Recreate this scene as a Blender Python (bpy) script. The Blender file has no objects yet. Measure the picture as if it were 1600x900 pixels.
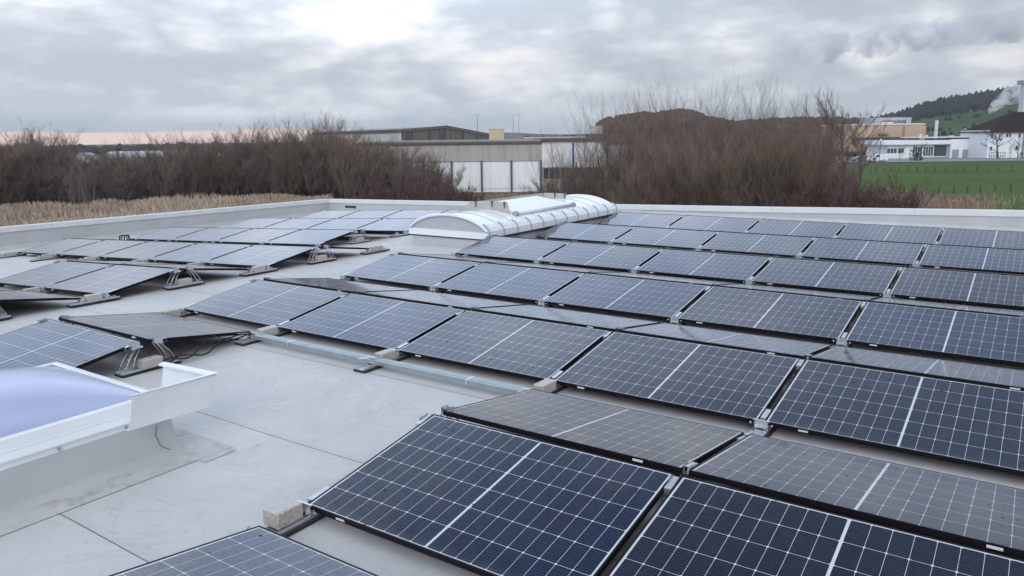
import bpy, bmesh, math, random
from mathutils import Vector, Matrix
R = math.radians
C = bpy.context.scene
COL = C.collection

# ------------------------------------------------------------------ camera
FPX = 1201.2                                  # focal length in pixels of the 1600 px wide photograph
CAM = Vector((3.2313, -2.6401, 2.1099))
ROWS = (Vector((0.82559, 0.56415, -0.01119)), Vector((-0.09944, 0.16499, 0.98127)), Vector((-0.55543, 0.80902, -0.19232)))
cd = bpy.data.cameras.new('camera'); cam = bpy.data.objects.new('camera', cd); COL.objects.link(cam)
r_, u_, f_ = ROWS
cam.matrix_world = Matrix(((r_.x, u_.x, -f_.x, CAM.x), (r_.y, u_.y, -f_.y, CAM.y), (r_.z, u_.z, -f_.z, CAM.z), (0, 0, 0, 1)))
cd.sensor_width = 36.0; cd.lens = 36.0*FPX/1600.0
cd.clip_start = 0.05; cd.clip_end = 6000
C.camera = cam
C.cycles.volume_bounces = 2

# ------------------------------------------------------------------ light
C.view_settings.view_transform = 'Standard'; C.view_settings.look = 'None'
C.view_settings.exposure = 0.0; C.view_settings.gamma = 1.0
C.view_settings.use_curve_mapping = False
SUN_AZ, SUN_EL = R(150), R(27)                # azimuth measured from +Y towards +X
w = bpy.data.worlds.new('World'); C.world = w; w.use_nodes = True
nt = w.node_tree; nt.nodes.clear(); N = nt.nodes; LK = nt.links

def mk(N, LK):
    def inp(sock, v):
        if hasattr(v, 'is_output') or isinstance(v, bpy.types.NodeSocket): LK.new(v, sock)
        elif v is not None:
            try: sock.default_value = v
            except Exception: sock.default_value = (v[0], v[1], v[2], 1.0)
    def math_(op, a, b=None, c=None, clamp=False):
        n = N.new('ShaderNodeMath'); n.operation = op; n.use_clamp = clamp
        inp(n.inputs[0], a)
        if b is not None: inp(n.inputs[1], b)
        if c is not None: inp(n.inputs[2], c)
        return n.outputs[0]
    def vmath(op, a, b=None):
        n = N.new('ShaderNodeVectorMath'); n.operation = op
        inp(n.inputs[0], a)
        if b is not None: inp(n.inputs[1], b)
        return n.outputs['Value'] if op in ('DOT_PRODUCT', 'LENGTH', 'DISTANCE') else n.outputs[0]
    def noise(vec, scale, detail=4, rough=.5, dist=0.0, out='Fac'):
        n = N.new('ShaderNodeTexNoise'); inp(n.inputs['Vector'], vec)
        n.inputs['Scale'].default_value = scale; n.inputs['Detail'].default_value = detail
        n.inputs['Roughness'].default_value = rough; n.inputs['Distortion'].default_value = dist
        return n.outputs[out]
    def ramp(fac, stops, interp='LINEAR'):
        n = N.new('ShaderNodeValToRGB'); inp(n.inputs[0], fac); cr = n.color_ramp; cr.interpolation = interp
        while len(cr.elements) < len(stops): cr.elements.new(0.5)
        for e, (p, c) in zip(cr.elements, stops):
            e.position = p; e.color = (c, c, c, 1) if isinstance(c, (int, float)) else (c[0], c[1], c[2], 1)
        return n.outputs['Color']
    def mix(fac, a, b, mode='MIX'):
        n = N.new('ShaderNodeMix'); n.data_type = 'RGBA'; n.blend_type = mode
        inp(n.inputs['Factor'], fac); inp(n.inputs['A'], a) if False else None
        ia = [s for s in n.inputs if s.name == 'A' and s.type == 'RGBA'][0]; ib = [s for s in n.inputs if s.name == 'B' and s.type == 'RGBA'][0]
        inp(n.inputs[0], fac)
        for s, v in ((ia, a), (ib, b)):
            if isinstance(v, bpy.types.NodeSocket): LK.new(v, s)
            else: s.default_value = (v[0], v[1], v[2], 1)
        return [o for o in n.outputs if o.type == 'RGBA'][0]
    def maprange(v, a, b, c=0., d=1., smooth=True):
        n = N.new('ShaderNodeMapRange'); n.interpolation_type = 'SMOOTHSTEP' if smooth else 'LINEAR'
        inp(n.inputs['Value'], v)
        for k, x in zip(('From Min', 'From Max', 'To Min', 'To Max'), (a, b, c, d)): n.inputs[k].default_value = x
        return n.outputs['Result']
    return inp, math_, vmath, noise, ramp, mix, maprange

inp, M_, V_, NZ, RP, MX, MR = mk(N, LK)
tc = N.new('ShaderNodeTexCoord'); dirv = tc.outputs['Generated']
sx = N.new('ShaderNodeSeparateXYZ'); LK.new(dirv, sx.inputs[0]); dz = sx.outputs['Z']
skyt = N.new('ShaderNodeTexSky'); skyt.sky_type = 'NISHITA'; skyt.sun_disc = False
skyt.sun_elevation = SUN_EL; skyt.sun_rotation = SUN_AZ; skyt.air_density = 1.0; skyt.dust_density = 2.0
az = M_('ARCTAN2', sx.outputs['X'], sx.outputs['Y'])           # radians, 0 along +Y, negative to the photo's left
strv = V_('MULTIPLY', dirv, (1, 1, 3.1))
big = NZ(strv, 5.2, 4, .52, .15)
fine = NZ(V_('ADD', strv, (5.3, 1.7, 2.1)), 15.0, 8, .56, .1)
vo = N.new('ShaderNodeTexVoronoi'); vo.feature = 'F1'; vo.inputs['Scale'].default_value = 9.0; vo.inputs['Detail'].default_value = 2.0; vo.inputs['Roughness'].default_value = .5
LK.new(V_('ADD', V_('MULTIPLY', dirv, (1, 1, 2.5)), V_('MULTIPLY', NZ(strv, 7.0, 4, .5, 0, 'Color'), (.16, .16, .10))), vo.inputs['Vector'])
puff = M_('SUBTRACT', .93, M_('MULTIPLY', vo.outputs['Distance'], .80))
dens = M_('ADD', M_('ADD', M_('MULTIPLY', big, .52), M_('MULTIPLY', fine, .22)), M_('MULTIPLY', puff, .26))
def blob(a_deg, e_deg, ra, re):
    da = M_('DIVIDE', M_('SUBTRACT', az, R(a_deg)), R(ra)); de = M_('DIVIDE', M_('SUBTRACT', dz, math.sin(R(e_deg))), R(re))
    return M_('EXPONENT', M_('MULTIPLY', M_('ADD', M_('MULTIPLY', da, da), M_('MULTIPLY', de, de)), -1.0))
thin = M_('ADD', M_('ADD', M_('MULTIPLY', blob(-43.5, 7.5, 3.8, 1.0), .15), M_('MULTIPLY', blob(-35, 5.2, 5, 1.0), .11)),
          M_('ADD', M_('MULTIPLY', blob(-2, 4.6, 6, 1.0), .10), M_('MULTIPLY', blob(-28, 3.6, 5, .8), .07)))
thin = M_('SUBTRACT', thin, M_('MULTIPLY', blob(-60, 6.2, 7, 1.6), .06))
dens = M_('ADD', dens, thin)
cloud = RP(dens, [(.36, (.50, .55, .615)), (.44, (.62, .665, .725)), (.49, (.735, .76, .805)), (.54, (.86, .86, .88)), (.595, (.97, .96, .97)), (.65, (1.12, 1.12, 1.12))])
# cloud brighter west, duller north-east; unseen zenith raised to light the roof
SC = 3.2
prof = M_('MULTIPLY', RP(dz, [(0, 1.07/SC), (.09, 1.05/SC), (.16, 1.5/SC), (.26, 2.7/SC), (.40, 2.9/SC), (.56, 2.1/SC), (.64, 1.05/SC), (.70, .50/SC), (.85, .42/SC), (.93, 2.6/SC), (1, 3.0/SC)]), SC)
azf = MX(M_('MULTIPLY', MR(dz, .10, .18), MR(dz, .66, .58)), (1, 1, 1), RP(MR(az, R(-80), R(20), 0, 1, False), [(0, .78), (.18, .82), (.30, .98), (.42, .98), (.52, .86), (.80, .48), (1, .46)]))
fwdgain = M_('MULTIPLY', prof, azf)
back = MR(sx.outputs['Y'], .05, -.30)  # unseen sky behind the camera, brightened to add light on the roof
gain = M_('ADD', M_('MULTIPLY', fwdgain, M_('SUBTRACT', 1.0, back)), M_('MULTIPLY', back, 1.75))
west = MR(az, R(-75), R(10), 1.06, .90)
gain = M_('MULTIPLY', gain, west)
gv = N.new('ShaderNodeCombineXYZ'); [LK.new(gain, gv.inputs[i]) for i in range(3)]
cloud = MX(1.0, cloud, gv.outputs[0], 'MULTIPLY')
cloud = MX(1.0, cloud, MX(M_('MULTIPLY', MR(dz, .12, .3), MR(dz, .95, .75)), (1, 1, 1), (.87, .97, 1.13)), 'MULTIPLY')
# low band: slate blue strip, and the salmon strip below it in the west
wob = M_('MULTIPLY', M_('SUBTRACT', NZ(V_('MULTIPLY', dirv, (1, 1, 14)), 9, 3), .5), .010)
el = M_('ADD', dz, wob)
westm = MR(az, R(-42), R(-52), 0, 1)
blue = M_('MULTIPLY', M_('MULTIPLY', MR(el, .035, .018), MR(el, .004, .012)), MR(az, R(-20), R(-48), .25, .75))
cloud = MX(blue, cloud, (.40, .48, .59))
pink = M_('MULTIPLY', MR(el, .0135, .0095), westm)
cloud = MX(M_('MULTIPLY', pink, .92), cloud, (.98, .74, .66))
ten = V_('MULTIPLY', cloud, (10, 10, 10))
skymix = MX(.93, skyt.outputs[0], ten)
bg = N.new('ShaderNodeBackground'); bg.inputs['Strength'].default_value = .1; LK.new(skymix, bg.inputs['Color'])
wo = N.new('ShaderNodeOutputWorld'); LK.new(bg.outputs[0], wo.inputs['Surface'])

sl = bpy.data.lights.new('sun', 'SUN'); sl.energy = 1.25; sl.angle = R(32); sl.color = (1, .965, .93)
so = bpy.data.objects.new('sun', sl); COL.objects.link(so)
sd = Vector((math.sin(SUN_AZ)*math.cos(SUN_EL), math.cos(SUN_AZ)*math.cos(SUN_EL), math.sin(SUN_EL)))
so.rotation_euler = sd.to_track_quat('Z', 'Y').to_euler()

# ------------------------------------------------------------------ materials
MATS = {}
def mat(name, base, rough=.6, metal=0.0, var=0.0, vscale=3.0, bump=0.0, bscale=30.0, spec=.5, coat=0.0, custom=None, coord='Object'):
    m = bpy.data.materials.new(name); m.use_nodes = True; nt = m.node_tree
    b = nt.nodes['Principled BSDF']
    b.inputs['Base Color'].default_value = (*base, 1); b.inputs['Roughness'].default_value = rough
    b.inputs['Metallic'].default_value = metal; b.inputs['Specular IOR Level'].default_value = spec
    b.inputs['Coat Weight'].default_value = coat
    h = mk(nt.nodes, nt.links); tcn = nt.nodes.new('ShaderNodeTexCoord')
    co = tcn.outputs[coord]
    if var:
        n1 = h[3](co, vscale, 6, .6)
        lo = tuple(max(0, c*(1-var)) for c in base); hi = tuple(min(1, c*(1+var)) for c in base)
        nt.links.new(h[4](n1, [(.3, lo), (.7, hi)]), b.inputs['Base Color'])
    if bump:
        bn = nt.nodes.new('ShaderNodeBump'); bn.inputs['Strength'].default_value = bump; bn.inputs['Distance'].default_value = .02
        nt.links.new(h[3](co, bscale, 5, .6), bn.inputs['Height']); nt.links.new(bn.outputs[0], b.inputs['Normal'])
    if name in ('ground', 'field_grass', 'hill_field', 'hill_wood', 'far_hill', 'brown_wood', 'bark', 'pale_bark', 'brown_twig', 'olive_twig', 'purple_twig', 'straw', 'straw_dark', 'reed', 'forest', 'evergreen', 'brown_tile', 'post_wood'): b.inputs['Specular IOR Level'].default_value = .06
    if custom: custom(nt, b, h, tcn)
    MATS[name] = m
    return m

# ---- panel laminate: 2 x 9 x 6 half-cut cells drawn from the panel's own metre UVs
PL, PW = 1.722, 1.134
def lam(nt, b, h, tcn):
    inp, M, V, NZ, RP, MX, MR = h
    uv = nt.nodes.new('ShaderNodeUVMap'); uv.uv_map = 'UVMap'
    s = nt.nodes.new('ShaderNodeSeparateXYZ'); nt.links.new(uv.outputs[0], s.inputs[0])
    u, v = s.outputs[0], s.outputs[1]
    pu = (PL/2 - .0065 - .022)/9; pv = (PW - .036)/6
    a = M('SUBTRACT', M('ABSOLUTE', M('SUBTRACT', u, PL/2)), .0065)
    bb = M('SUBTRACT', v, .018)
    fa = M('PINGPONG', a, pu/2); fb = M('PINGPONG', bb, pv/2)      # distance to the nearest cell border
    out = M('MAXIMUM', M('MAXIMUM', M('LESS_THAN', a, 0.0), M('GREATER_THAN', a, 9*pu)), M('MAXIMUM', M('LESS_THAN', bb, 0.0), M('GREATER_THAN', bb, 6*pv)))
    line = M('MAXIMUM', M('LESS_THAN', fa, .00105), M('LESS_THAN', fb, .0013))
    dia = M('LESS_THAN', M('ADD', fa, fb), .0085)
    white = M('MAXIMUM', M('MAXIMUM', line, dia), out)
    bus = M('LESS_THAN', M('PINGPONG', bb, pv/20), .00055)
    oi = nt.nodes.new('ShaderNodeObjectInfo'); rnd = oi.outputs['Random']
    co = tcn.outputs['Object']
    # each panel its own tint of blue-black, with a slow drift across the cells
    cell = MX(rnd, (.004, .017, .055), (.006, .010, .025))
    # single cells differ slightly
    cid = nt.nodes.new('ShaderNodeCombineXYZ'); nt.links.new(M('FLOOR', M('DIVIDE', u, pu)), cid.inputs[0]); nt.links.new(M('FLOOR', M('DIVIDE', bb, pv)), cid.inputs[1]); nt.links.new(M('MULTIPLY', rnd, 40), cid.inputs[2])
    wn = nt.nodes.new('ShaderNodeTexWhiteNoise'); wn.noise_dimensions = '3D'; nt.links.new(cid.outputs[0], wn.inputs['Vector'])
    cell = MX(M('MULTIPLY', wn.outputs['Value'], .35), cell, (.008, .010, .022))
    cell = MX(M('MULTIPLY', bus, .5), cell, (.17, .18, .22))
    col = MX(white, cell, (.56, .59, .62))
    # dirt: dried drops and dust, more along the lower edge
    off = nt.nodes.new('ShaderNodeVectorMath'); off.operation = 'ADD'; nt.links.new(co, off.inputs[0])
    cx = nt.nodes.new('ShaderNodeCombineXYZ'); [nt.links.new(M('MULTIPLY', rnd, 37), cx.inputs[i]) for i in range(3)]; nt.links.new(cx.outputs[0], off.inputs[1])
    vo = nt.nodes.new('ShaderNodeTexVoronoi'); vo.inputs['Scale'].default_value = 17; nt.links.new(off.outputs[0], vo.inputs['Vector'])
    sp = nt.nodes.new('ShaderNodeSeparateXYZ'); nt.links.new(vo.outputs['Color'], sp.inputs[0])
    patch = MR(NZ(off.outputs[0], 2.2, 3), .45, .70, .0, .42)
    spot = M('MULTIPLY', M('LESS_THAN', vo.outputs['Distance'], M('MULTIPLY', sp.outputs[1], .20)), M('LESS_THAN', sp.outputs[0], M('ADD', patch, .22)))
    dust = MR(NZ(off.outputs[0], 3.5, 6, .65), .35, .8, 0.0, .035)
    edge = MR(M('ADD', v, M('MULTIPLY', M('SUBTRACT', NZ(off.outputs[0], 14, 4), .5), .10)), .09, .0, 0, .13)
    col = MX(M('ADD', dust, edge), col, (.20, .20, .20))
    col = MX(M('MULTIPLY', spot, .75), col, (.030, .030, .030))
    nt.links.new(col, b.inputs['Base Color'])
    rr = M('ADD', MR(NZ(off.outputs[0], 6, 6, .65), .3, .75, .07, .15), M('MULTIPLY', spot, .35))
    nt.links.new(rr, b.inputs['Roughness'])
    b.inputs['IOR'].default_value = 1.5
    b.inputs['Sheen Weight'].default_value = .14; b.inputs['Sheen Roughness'].default_value = .35
    nt.links.new(M('MULTIPLY', MR(NZ(off.outputs[0], 42, 5, .7), .32, .68, .34, .56), M('SUBTRACT', 1.0, M('MULTIPLY', spot, .9))), b.inputs['Specular IOR Level'])
    nt.links.new(M('MULTIPLY', M('MULTIPLY', M('SUBTRACT', 1.0, M('MULTIPLY', spot, .85)), MR(NZ(off.outputs[0], 5, 6, .7), .3, .7, .7, 1.3)), .14), b.inputs['Sheen Weight'])
    # rain film and beads
    v2 = nt.nodes.new('ShaderNodeTexVoronoi'); v2.inputs['Scale'].default_value = 75; nt.links.new(off.outputs[0], v2.inputs['Vector'])
    bead = MR(v2.outputs['Distance'], .12, .34, 1, 0)
    bn = nt.nodes.new('ShaderNodeBump'); bn.inputs['Strength'].default_value = .05; bn.inputs['Distance'].default_value = .002
    nt.links.new(M('ADD', M('MULTIPLY', bead, patch), M('MULTIPLY', NZ(off.outputs[0], 9, 3), .4)), bn.inputs['Height']); nt.links.new(bn.outputs[0], b.inputs['Normal'])
mat('laminate', (.01, .015, .03), .15, custom=lam)
mat('black_frame', (.005, .005, .007), .5, 0.0, var=.3, vscale=8, spec=.15)
mat('backsheet', (.10, .10, .105), .6)
mat('sticker', (.62, .64, .66), .5)
mat('aluminium', (.62, .64, .66), .32, .85, var=.12, vscale=14, bump=.05)
mat('galvanised', (.34, .39, .405), .42, .55, var=.14, vscale=9, bump=.05)
mat('wire_steel', (.46, .46, .45), .40, .8)
mat('black_rubber', (.018, .018, .019), .8, bump=.2)
def conc(nt, b, h, tcn):
    inp, M, V, NZ, RP, MX, MR = h
    co = tcn.outputs['Object']; g = nt.nodes.new('ShaderNodeNewGeometry'); sn = nt.nodes.new('ShaderNodeSeparateXYZ'); nt.links.new(tcn.outputs['Normal'], sn.inputs[0])
    oi = nt.nodes.new('ShaderNodeObjectInfo')
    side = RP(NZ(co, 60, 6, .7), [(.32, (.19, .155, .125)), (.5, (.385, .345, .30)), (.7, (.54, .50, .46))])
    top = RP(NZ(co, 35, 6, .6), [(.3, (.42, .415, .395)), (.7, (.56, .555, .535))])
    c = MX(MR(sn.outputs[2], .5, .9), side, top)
    c = MX(M('MULTIPLY', oi.outputs['Random'], .45), c, (.52, .505, .485))
    vo = nt.nodes.new('ShaderNodeTexVoronoi'); vo.inputs['Scale'].default_value = 85; nt.links.new(co, vo.inputs['Vector'])
    c = MX(M('MULTIPLY', M('LESS_THAN', vo.outputs['Distance'], .22), .6), c, (.10, .085, .07))
    nt.links.new(c, b.inputs['Base Color'])
    bn = nt.nodes.new('ShaderNodeBump'); bn.inputs['Strength'].default_value = .6; bn.inputs['Distance'].default_value = .006
    nt.links.new(NZ(co, 70, 5, .7), bn.inputs['Height']); nt.links.new(bn.outputs[0], b.inputs['Normal'])
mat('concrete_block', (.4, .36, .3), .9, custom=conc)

def membrane(nt, b, h, tcn):
    inp, M, V, NZ, RP, MX, MR = h
    co = tcn.outputs['Object']; s = nt.nodes.new('ShaderNodeSeparateXYZ'); nt.links.new(co, s.inputs[0])
    x, y = s.outputs[0], s.outputs[1]
    wav = M('MULTIPLY', M('SUBTRACT', NZ(co, .7, 2), .5), .05)
    yy = M('ADD', M('ADD', y, .745+14.65), wav)
    fr = M('FLOORED_MODULO', yy, 1.465) if False else M('MODULO', yy, 1.465)
    seam = M('LESS_THAN', M('ABSOLUTE', M('SUBTRACT', fr, .01)), .0045)
    rowid = M('FLOOR', M('DIVIDE', yy, 1.465))
    wn = nt.nodes.new('ShaderNodeTexWhiteNoise'); wn.noise_dimensions = '1D'; nt.links.new(rowid, wn.inputs['W'])
    tone = RP(NZ(co, .55, 7, .62, .6), [(.30, (.435, .438, .434)), (.50, (.505, .507, .502)), (.72, (.560, .562, .555))])
    tone = MX(M('MULTIPLY', wn.outputs['Value'], .10), tone, (.40, .42, .44))
    # scuffs and dried puddle marks
    st = NZ(V('MULTIPLY', co, (1.6, 3.2, 1)), 2.4, 9, .72, 1.2)
    tone = MX(MR(st, .55, .68, 0, .38), tone, (.36, .36, .35))
    st2 = NZ(V('ADD', co, (31, 7, 0)), 1.3, 8, .68, 2.2)
    tone = MX(MR(st2, .54, .70, 0, .22), tone, (.60, .61, .61))
    st3 = NZ(V('ADD', V('MULTIPLY', co, (1, 1.7, 1)), (11, 3, 0)), 9.0, 9, .76, .8)
    msk = MR(NZ(V('ADD', co, (9, 2, 0)), 1.1, 4), .42, .62, .15, 1)
    tone = MX(M('MULTIPLY', MR(st3, .555, .65, 0, .55), msk), tone, (.30, .295, .285))
    tone = MX(M('MULTIPLY', MR(NZ(V('ADD', co, (2, 31, 0)), 15, 7, .72, .5), .60, .68, 0, .40), msk), tone, (.64, .645, .645))
    rim = M('ABSOLUTE', M('SUBTRACT', NZ(V('ADD', co, (3, 57, 0)), .9, 5, .6, .8), .5))
    tone = MX(MR(rim, .012, .0, 0, .26), tone, (.36, .35, .33))
    vo = nt.nodes.new('ShaderNodeTexVoronoi'); vo.inputs['Scale'].default_value = 4.5; nt.links.new(V('ADD', co, V('MULTIPLY', NZ(co, 8, 3, .6, 0, 'Color'), (.12, .12, .12))), vo.inputs['Vector'])
    sp = nt.nodes.new('ShaderNodeSeparateXYZ'); nt.links.new(vo.outputs['Color'], sp.inputs[0])
    spot = M('MULTIPLY', MR(vo.outputs['Distance'], .10, .05), M('LESS_THAN', sp.outputs[0], .16))
    tone = MX(M('MULTIPLY', spot, .5), tone, (.17, .17, .165))
    grime = MR(M('ABSOLUTE', M('SUBTRACT', fr, .03)), .07, 0, 0, .20)
    tone = MX(grime, tone, (.38, .375, .36))
    tone = MX(M('MULTIPLY', seam, .85), tone, (.10, .10, .10))
    nt.links.new(tone, b.inputs['Base Color'])
    nt.links.new(MR(st2, .4, .65, .70, .50), b.inputs['Roughness'])
    bn = nt.nodes.new('ShaderNodeBump'); bn.inputs['Strength'].default_value = .25; bn.inputs['Distance'].default_value = .02
    hgt = M('ADD', M('MULTIPLY', NZ(co, 3.2, 5, .55), .5), M('MULTIPLY', M('LESS_THAN', fr, .06), .10))
    nt.links.new(hgt, bn.inputs['Height']); nt.links.new(bn.outputs[0], b.inputs['Normal'])
mat('roof_membrane', (.5, .52, .54), .5, custom=membrane)
mat('flashing', (.44, .445, .45), .5, var=.12, vscale=2.2, bump=.12, bscale=5)
def dirtf(nt, b, h, tcn):
    inp, M, V, NZ, RP, MX, MR = h; co = tcn.outputs['Object']
    c = RP(NZ(co, 6, 7, .65), [(.3, (.42, .42, .41)), (.7, (.50, .505, .50))])
    c = MX(MR(NZ(V('ADD', co, (4, 1, 0)), 5, 7, .7), .48, .66, 0, .75), c, (.30, .27, .235))
    nt.links.new(c, b.inputs['Base Color'])
mat('dirty_flashing', (.455, .46, .46), .6, bump=.15, bscale=8, custom=dirtf)
mat('upstand', (.43, .44, .445), .5, var=.07, vscale=1.5, bump=.10, bscale=3)
mat('coping', (.60, .615, .625), .4, var=.06, vscale=2)
mat('white_paint', (.72, .75, .77), .32, var=.05, vscale=3, coat=.2)
mat('warm_white_sheet', (.66, .66, .64), .42, var=.06, vscale=3)
mat('dome_acrylic', (.40, .445, .63), .30, var=.04, vscale=.8, spec=.3, coat=.30)
mat('polycarbonate', (.80, .83, .86), .28, var=.04, vscale=1.2, coat=.3)
mat('end_panel', (.40, .415, .44), .4, var=.05, vscale=1.5)
mat('dark_seal', (.03, .03, .033), .6)
mat('deflector_sheet', (.42, .405, .375), .55, var=.10, vscale=2.5)
mat('dark_bracket', (.10, .10, .10), .5)
mat('grey_rib', (.33, .35, .37), .5)

# ------------------------------------------------------------------ helpers
class MB:
    """collects shapes for ONE mesh"""
    def __init__(s): s.v = []; s.f = []; s.mi = []; s.m = 0
    def quad(s, *p):
        n = len(s.v); s.v += [Vector(q) for q in p]; s.f.append(tuple(range(n, n+len(p)))); s.mi.append(s.m); return s
    def box(s, x0, x1, y0, y1, z0, z1, top=None):
        i = top or (0, 0)
        p = [(x0, y0, z0), (x1, y0, z0), (x1, y1, z0), (x0, y1, z0), (x0+i[0], y0+i[1], z1), (x1-i[0], y0+i[1], z1), (x1-i[0], y1-i[1], z1), (x0+i[0], y1-i[1], z1)]
        n = len(s.v); s.v += [Vector(q) for q in p]
        for f in ((0, 3, 2, 1), (4, 5, 6, 7), (0, 1, 5, 4), (1, 2, 6, 5), (2, 3, 7, 6), (3, 0, 4, 7)): s.f.append(tuple(n+k for k in f)); s.mi.append(s.m)
        return s
    def prism(s, pts, axis, a, b):
        """polygon (2-D) extruded along axis 0/1/2 from a to b"""
        def P(q, t):
            l = list(q); l.insert(axis, t); return Vector(l)
        n = len(s.v); k = len(pts)
        s.v += [P(q, a) for q in pts] + [P(q, b) for q in pts]
        s.f.append(tuple(range(n, n+k))[::-1]); s.f.append(tuple(range(n+k, n+2*k))); s.mi += [s.m, s.m]
        for i in range(k):
            j = (i+1) % k; s.f.append((n+i, n+j, n+k+j, n+k+i)); s.mi.append(s.m)
        return s
    def tube(s, pts, rad, sides=6, cap=True):
        pts = [Vector(p) for p in pts]; n0 = len(s.v); L = len(pts)
        rr = rad if isinstance(rad, (list, tuple)) else [rad]*L
        t0 = (pts[1]-pts[0]).normalized(); up = Vector((0, 0, 1)) if abs(t0.z) < .9 else Vector((1, 0, 0))
        for i, p in enumerate(pts):
            t = (pts[min(i+1, L-1)]-pts[max(i-1, 0)]).normalized(); a = t.cross(up).normalized(); b = t.cross(a)
            for k in range(sides):
                an = 2*math.pi*k/sides; s.v.append(p+(a*math.cos(an)+b*math.sin(an))*rr[i])
        for i in range(L-1):
            for k in range(sides):
                j = (k+1) % sides; s.f.append((n0+i*sides+k, n0+i*sides+j, n0+(i+1)*sides+j, n0+(i+1)*sides+k)); s.mi.append(s.m)
        if cap:
            s.f.append(tuple(range(n0, n0+sides))); s.f.append(tuple(range(n0+(L-1)*sides, n0+L*sides))[::-1]); s.mi += [s.m, s.m]
        return s
    def build(s, name, mats, parent=None, bevel=0, smooth=False, loc=None):
        me = bpy.data.meshes.new(name); me.from_pydata([tuple(v) for v in s.v], [], s.f)
        for m in (mats if isinstance(mats, (list, tuple)) else [mats]): me.materials.append(MATS[m])
        me.polygons.foreach_set('material_index', s.mi)
        bm = bmesh.new(); bm.from_mesh(me); bmesh.ops.recalc_face_normals(bm, faces=bm.faces[:])
        if bevel: bmesh.ops.bevel(bm, geom=bm.edges[:], offset=bevel, segments=1, affect='EDGES')
        bm.to_mesh(me); bm.free()
        if smooth: me.polygons.foreach_set('use_smooth', [True]*len(me.polygons))
        me.update()
        o = bpy.data.objects.new(name, me); COL.objects.link(o)
        if parent is not None: o.parent = parent
        if loc is not None: o.location = loc
        return o

def tag(o, label=None, cat=None, group=None, kind=None):
    if label: o['label'] = label
    if cat: o['category'] = cat
    if group: o['group'] = group
    if kind: o['kind'] = kind
    return o
def empty(name, label, cat, M=None, group=None):
    o = bpy.data.objects.new(name, None); COL.objects.link(o); o.empty_display_size = .2
    if M is not None: o.matrix_world = M
    return tag(o, label, cat, group)
def kids(o): return CH.get(o.name, [])
CH = {}
def copy_tree(o, parent=None):
    c = o.copy(); COL.objects.link(c)
    if parent is not None: c.parent = parent
    for ch in list(o.children): copy_tree(ch, c)
    return c

# picture -> world, at horizontal depth D in front of the camera
FW = Vector((f_.x, f_.y, 0)).normalized(); RT = Vector((FW.y, -FW.x, 0))
def ray(u, v): return r_*((u-800)/FPX) - u_*((v-450)/FPX) + f_
def at(u, v, D):
    d = ray(u, v); return CAM + d*(D/(d.x*FW.x+d.y*FW.y))
def at_ground(u, D): 
    p = at(u, 300, D); p.z = ground_z(p.x, p.y); return p
def sstep(a, b, x):
    t = min(1, max(0, (x-a)/(b-a))); return t*t*(3-2*t)
def lerp_tab(tab, x):
    if x <= tab[0][0]: return tab[0][1]
    for (a, va), (b, vb) in zip(tab, tab[1:]):
        if x <= b: return va+(vb-va)*(x-a)/(b-a)
    return tab[-1][1]
ZR = [(0, -6.3), (60, -6.3), (105, -5.95), (150, -5.3), (190, -4.9), (240, -5.7), (320, -5.2), (450, -4), (1000, 0)]
ZL = [(0, -7), (60, -7), (130, -6.9), (200, -6.6), (400, -6), (1000, -4)]
def ground_z(x, y):
    d = Vector((x, y, 0))-Vector((CAM.x, CAM.y, 0)); D = max(1, d.dot(FW)); t = d.dot(RT)/D
    s = sstep(.22, .42, t)
    return lerp_tab(ZL, D)*(1-s)+lerp_tab(ZR, D)*s

# ------------------------------------------------------------------ the roof we stand on
CREST, SL = -6.8, .047
CA = math.cos(math.atan(SL)); SA = math.sin(math.atan(SL))
def roofz(x): return SL*(x-CREST) if x < CREST else 0.0
def RM(x, y, z=0.0):
    """frame standing on the roof at plan position (x, y), z above it"""
    if x >= CREST - .3: return Matrix.Translation((x, y, z))
    ex = Vector((CA, 0, SA)); ez = Vector((-SA, 0, CA))
    o = Vector((x, y, roofz(x))) + ez*z
    return Matrix(((ex.x, 0, ez.x, o.x), (0, 1, 0, o.y), (ex.z, 0, ez.z, o.z), (0, 0, 0, 1)))

XL, XR, YN, YF = -18.4, 17.0, -9.0, 17.0
bld = empty('flat_roof_building', 'large flat roof of pale grey membrane with low parapets carrying all the solar panels', 'roof', Matrix.Translation((0, 0, -6.5)))
def rooftop(name, mb, m, **k):
    o = mb.build(name, m, bld, **k); o.matrix_parent_inverse = Matrix.Translation((0, 0, 6.5)); return o
mb = MB(); xs = [XL, -14, -10, CREST, -3, 2, 8, XR]; ys = [YN, -4, 0, 4, 8, 12, YF]
for i in range(len(xs)-1):
    for j in range(len(ys)-1):
        a, b, c, d = xs[i], xs[i+1], ys[j], ys[j+1]
        mb.quad((a, c, roofz(a)), (b, c, roofz(b)), (b, d, roofz(b)), (a, d, roofz(a)))
rooftop('roof_membrane', mb, 'roof_membrane')
def topz_left(y): return .055-.0056*y if y > 0 else .055
FART = [(-18.8, -.05), (-18.35, -.043), (-12.2, .089), (-6.7, .211), (-2.4, .315), (.5, .397), (3, .464), (17, .85)]
def topz_far(x): return lerp_tab(FART, x)
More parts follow.
